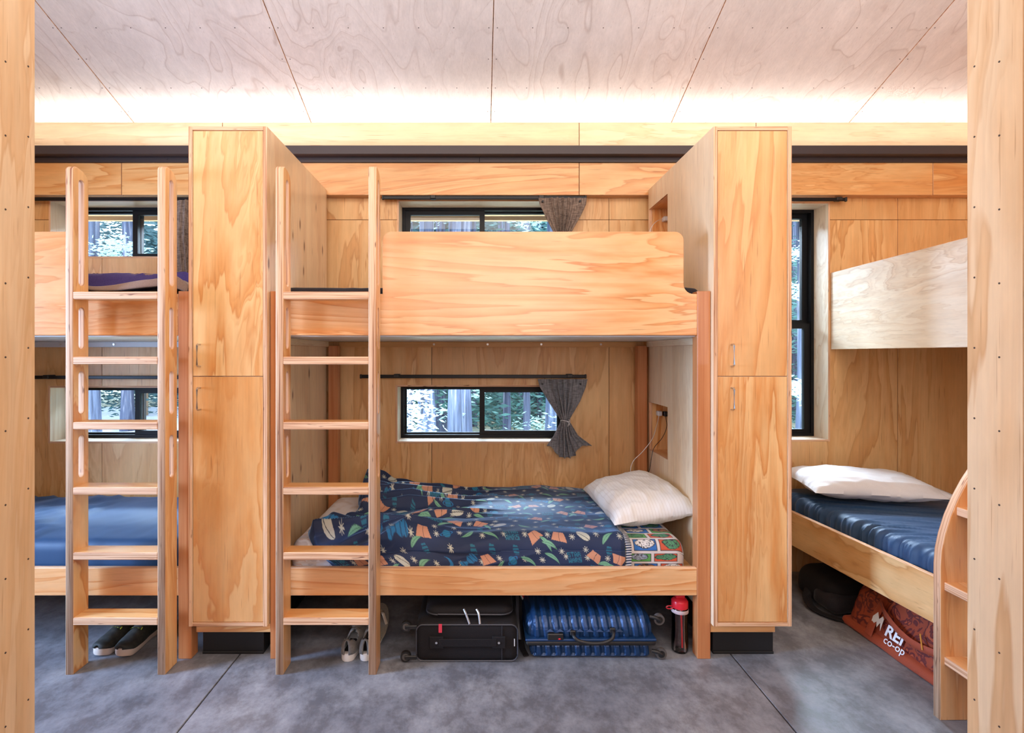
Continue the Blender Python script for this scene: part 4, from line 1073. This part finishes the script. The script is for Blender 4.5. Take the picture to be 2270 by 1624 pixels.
sandal((PX(836, 2.62), 2.60, .020), (radians(38), radians(8), radians(6)), OLIVE, new_mat('cork_rim', (.45, .37, .27), .6), 'olive sandal leaning upright behind the grey sneakers', .20)
sandal((.330, 2.76, .075), (radians(42), radians(-12), radians(65)), REDP, WSOLE, 'red sandal with pale rim lying on top between the suitcases', .17)

# ================================================================== BAGS AT THE RIGHT BUNK
camo = new_mat('red_camo_nylon', (.3, .06, .03), .5); k = N(camo); v = k.coords((1, 1, 1), False)
n1 = k.noise(v, 16, 2, .5, 1.6)
k.l(k.ramp(n1, [(.46, (.33, .060, .025)), (.49, (.13, .022, .022)), (.58, (.13, .022, .022)), (.60, (.42, .085, .035))]), k.b.inputs['Base Color'])
REDN = fabric('red_nylon', (.33, .060, .026), (.38, .07, .03), 300, .5, .1)
db = Thing('duffel_bag', (2.08, 2.4, 0), 'rust red camouflage duffel bag with white lettering under the right bunk', 'duffel bag')
def ddisp(p, n): return .014 * nz(p.x * 6, p.y * 5, p.z * 8) + .006 * nz(p.x * 20, p.y * 9, p.z * 20)
def dshape(bm, k_=.55):
    for v in bm.verts:
        yy = (v.co.y - 2.0) / .86
        sag = 1 - .20 * sin(max(0, min(1, yy)) * pi * 2 + 1.0) * .4
        v.co.z *= sag
        if v.co.x < 2.09: v.co.x += v.co.z * k_ * .6
    return turn(bm, (1.93, 2.8), .030)
db.add('body', dshape(roundbox(1.925, 2.26, 2.00, 2.84, .003, .250, (.05, .06, .07), (12, 40, 8), ddisp)), camo, smooth=True)
db.add('base_panel', dshape(roundbox(1.910, 2.27, 1.985, 2.86, .001, .045, (.02, .03, .02), (8, 30, 2), lambda p, n: .004 * nz(p.x * 6, p.y * 9, p.z * 8))), REDN, smooth=True)
for ys in (2.24, 2.66):
    P = [(1.918, ys, .03), (1.945, ys, .10), (1.985, ys, .17), (2.04, ys, .232), (2.12, ys, .262)]
    st = db.add('strap', turn(tube(spline([(a - .002, b, c + .004) for a, b, c in P], 6), 1, 8, flat=(.022, .003)), (1.93, 2.8), .030), REDN, smooth=True)
P = [(1.985, 2.66, .185), (1.955, 2.60, .165), (1.935, 2.50, .135), (1.935, 2.40, .120), (1.955, 2.30, .135), (1.985, 2.24, .185)]
db.add('handle', turn(tube(spline(P, 6), 1, 8, flat=(.005, .017)), (1.93, 2.8), .030), REDN, smooth=True)
db.add('zipper', turn(tube([(2.09, 2.05 + i * .075, .255) for i in range(10)], .004, 6), (1.93, 2.8), .030), BLACKF)
def onbag(bm, yc, zc):
    for v in bm.verts:
        x, y, _ = v.co; z = zc + y * .9; v.co = Vector((1.925 + z * .33 - .020 + .0 * y, yc - x, z))
    return turn(bm, (1.93, 2.8), .030)
LOGO = new_mat('white_print', (.85, .86, .88), .5)
db.add('lettering', onbag(text_bm('REI', .078, .1, .0022), 2.525, .098), LOGO)
db.add('lettering', onbag(text_bm('co-op', .052, .1, .0004), 2.51, .058), LOGO)
b_ = bmesh.new(); v_ = [b_.verts.new((x, y, 0)) for x, y in ((-.05, -.035), (-.05, .020), (-.028, .052), (-.012, .022), (.004, .045), (.014, .034), (.012, -.030), (.0, .008), (-.012, -.022), (-.022, .004))]
b_.faces.new(v_); db.add('mountain_logo', onbag(b_, 2.615, .105), LOGO)
db.add('zip_cord', turn(tube(spline([(1.955, 2.40, .17), (1.935, 2.37, .14), (1.93, 2.36, .12)], 6), .003, 6), (1.93, 2.8), .030), new_mat('orange_cord', (.7, .3, .05), .5))
bp_ = Thing('backpack', (2.0, 3.05, 0), 'black backpack on the floor behind the red duffel bag', 'backpack')
bp_.add('body', turn(roundbox(1.90, 2.28, 2.90, 3.22, .004, .190, (.08, .08, .07), (8, 8, 4), lambda p, n: .016 * nz(p.x * 7, p.y * 7, p.z * 9)), (1.9, 2.9), .1), BLACKF, smooth=True)
bp_.add('pocket', turn(roundbox(1.885, 2.16, 2.875, 3.05, .015, .120, (.05, .05, .04), (6, 6, 3), lambda p, n: .010 * nz(p.x * 7, p.y * 7, p.z * 9)), (1.9, 2.9), .1), MATTB, smooth=True)
bp_.add('strap', tube(spline([(1.93, 3.10, .12), (1.86, 3.06, .05), (1.84, 2.96, .018), (1.90, 2.86, .012), (2.0, 2.82, .012)], 6), 1, 8, flat=(.022, .006)), BLACKF, smooth=True)

# ================================================================== OUTSIDE THE WINDOWS
gnd = solo('forest_ground', box(-40, 40, 3.95, 60, -.35, -.05, bev=0), speckled('forest_floor', (.16, .17, .10), (.38, .36, .26), 1.5, .9, 6), None, None, kind='structure')
pat = solo('patio', box(-16, -4.5, 8.0, 14.5, -.049, -.001, bev=.005), speckled('grey_paving', (.34, .37, .42), (.42, .45, .50), 2, .8), None, None, kind='structure')
ev = Thing('trim_4', (0, 4.4, 2.5), kind='structure')
CEDAR = speckled('cedar_fascia', (.48, .30, .18), (.60, .40, .25), 1.2, .6, 4, (1.5, 30, 30))
ev.add('eave_beam', box(-5, 5, 4.40, 4.44, PZ(488, 4.4), PZ(470, 4.4) + .02), CEDAR)
ev.add('eave_board', box(-5, 5, 4.32, 4.36, PZ(476, 4.32), PZ(463, 4.32) + .06), CEDAR)
bark = new_mat('redwood_bark', (.1, .1, .12), .9); k = N(bark); v = k.coords((14, 14, .9))
n1 = k.noise(v, 1.0, 5, .6, .6); k.l(k.ramp(n1, [(.36, (.012, .018, .038)), (.48, (.045, .062, .115)), (.58, (.09, .11, .17)), (.66, (.24, .24, .30))]), k.b.inputs['Base Color'])
bpn = k.n('ShaderNodeBump'); bpn.inputs['Strength'].default_value = .8; bpn.inputs['Distance'].default_value = .05; k.l(n1, bpn.inputs['Height']); k.l(bpn.outputs[0], k.b.inputs['Normal'])
def leafmat(name, c, tr=.35):
    m = new_mat(name, c, .6); b = m.node_tree.nodes['Principled BSDF']; b.inputs['Transmission Weight'].default_value = 0
    t = m.node_tree; tl = t.nodes.new('ShaderNodeBsdfTranslucent'); tl.inputs[0].default_value = (*[min(1, x * 1.3) for x in c], 1); mx = t.nodes.new('ShaderNodeMixShader'); mx.inputs[0].default_value = tr
    t.links.new(b.outputs[0], mx.inputs[1]); t.links.new(tl.outputs[0], mx.inputs[2]); t.links.new(mx.outputs[0], t.nodes['Material Output'].inputs[0]); return m
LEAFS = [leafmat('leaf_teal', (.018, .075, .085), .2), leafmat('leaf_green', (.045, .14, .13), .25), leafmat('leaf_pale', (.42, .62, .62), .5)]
def trunk(px, wpx, d, label, group=None):
    x = PX(px, d); r = wpx * d / F / 2
    b = bmesh.new(); R = []; rr = random.Random(px)
    for i in range(9):
        z = -.3 + i * 1.35; w = r * (1.5 if i == 0 else 1.0) * (1 - .03 * i); dx = rr.uniform(-.04, .04) * r
        R.append([b.verts.new((x + dx + w * cos(2 * pi * k_ / 14) * (1 + .06 * sin(k_ * 3 + px)), d + w * sin(2 * pi * k_ / 14) * (1 + .06 * cos(k_ * 2 + px)), z)) for k_ in range(14)])
    for A, B in zip(R, R[1:]):
        for k_ in range(14): b.faces.new((A[k_], A[(k_ + 1) % 14], B[(k_ + 1) % 14], B[k_]))
    b.faces.new(R[-1])
    th = Thing('redwood_tree', (x, d, -.05), label, 'tree', group); th.add('trunk', b, bark, smooth=True)
TR = [(903, 26, 9, 'bluish tree trunk at the left end of the middle lower window, behind bright leaves'), (945, 34, 7.5, 'dark blue trunk second from left in the middle lower window'),
      (976, 22, 10, 'slim grey trunk third from left in the middle lower window'), (1008, 30, 7, 'broad furrowed trunk left of the middle window mullion'),
      (1030, 28, 7.6, 'broad trunk merging with its left neighbour left of the mullion'), (1048, 16, 11, 'narrow trunk just left of the middle window mullion'),
      (1110, 14, 11, 'first slim trunk right of the middle window mullion'), (1124, 14, 9.5, 'pale-edged trunk second right of the mullion'),
      (1153, 13, 11.5, 'thin trunk in the middle of the right pane'), (1168, 13, 9, 'blue grey trunk left of the grey curtain'), (1196, 9, 12, 'thin distant trunk touching the grey curtain'),
      (1225, 26, 8, 'trunk half hidden by the grey curtain'), (206, 26, 8, 'trunk beside the left ladder in the left upper window'),
      (282, 22, 10, 'trunk left of the left window mullion'), (1783, 30, 7.5, 'large grey blue trunk in the tall right window'), (1762, 12, 12, 'thin trunk behind the large one in the tall window')]
for t in TR: trunk(*t)
def sprays(name, label, specs, mi, seed):
    rr = random.Random(seed); vs, fs = [], []
    for cx, cy, cz, sx, sy, sz, n, s0 in specs:
        for _ in range(n):
            c = Vector((cx + rr.gauss(0, sx), cy + rr.gauss(0, sy), cz + rr.gauss(0, sz))); s = s0 * rr.uniform(.5, 1.4)
            a = rr.uniform(0, 2 * pi); t1 = Vector((cos(a), sin(a) * .6, rr.uniform(-.5, .2))).normalized() * s * 1.6; t2 = Vector((-sin(a) * .4, rr.uniform(-.6, .6), .8)).normalized() * s * .42
            i = len(vs); vs += [c - t1, c + t2, c + t1, c - t2]; fs.append((i, i + 1, i + 2, i + 3))
    me = bpy.data.meshes.new(name); me.from_pydata([tuple(v) for v in vs], [], fs); me.materials.append(LEAFS[mi])
    o = bpy.data.objects.new(name, me); COL.objects.link(o); o['label'] = label; o['category'] = 'foliage'; o['kind'] = 'stuff'
rs = random.Random(3); S0 = []; S1 = []; S2 = []
for i in range(150):
    d = rs.uniform(11.5, 17); x = rs.uniform(-13, 11) * d / 14; S0.append((x, d, rs.uniform(-.3, 4.5), .7, .7, .5, 760, .050))
for i in range(110):
    d = rs.uniform(9.5, 14); x = rs.uniform(-8, 10) * d / 14
    if x < -3.8 and d > 8: continue
    S1.append((x, d, rs.uniform(-.1, 4.0), .45, .4, .28, 380, .045))
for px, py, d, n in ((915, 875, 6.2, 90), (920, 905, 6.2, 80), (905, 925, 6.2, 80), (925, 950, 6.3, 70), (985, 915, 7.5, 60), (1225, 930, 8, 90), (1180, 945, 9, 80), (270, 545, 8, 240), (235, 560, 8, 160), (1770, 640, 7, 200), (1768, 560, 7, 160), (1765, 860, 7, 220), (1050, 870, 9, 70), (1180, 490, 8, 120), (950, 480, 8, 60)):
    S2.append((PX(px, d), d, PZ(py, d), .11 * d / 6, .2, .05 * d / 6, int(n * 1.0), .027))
S0 += [(rs.uniform(-10, 12) , rs.uniform(16, 19), rs.uniform(-.2, 6.5), 1.0, .7, .8, 450, .2) for _ in range(60)]
sprays('foliage', 'dense teal evergreen foliage far behind the tree trunks', S0, 0, 1)
sprays('foliage', 'mid green foliage among the tree trunks', S1, 1, 2)
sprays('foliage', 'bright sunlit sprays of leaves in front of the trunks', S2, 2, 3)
for px in (206, 318): 
    th = Thing('timber_post', (PX(px, 12.5), 12.5, 0), 'square timber post on the patio beside the left ladder' if px == 206 else 'timber post on the patio behind the left window mullion', 'post')
    th.add('shaft', box(PX(px, 12.5) - .07, PX(px, 12.5) + .07, 12.43, 12.57, 0, 2.6), CEDAR)
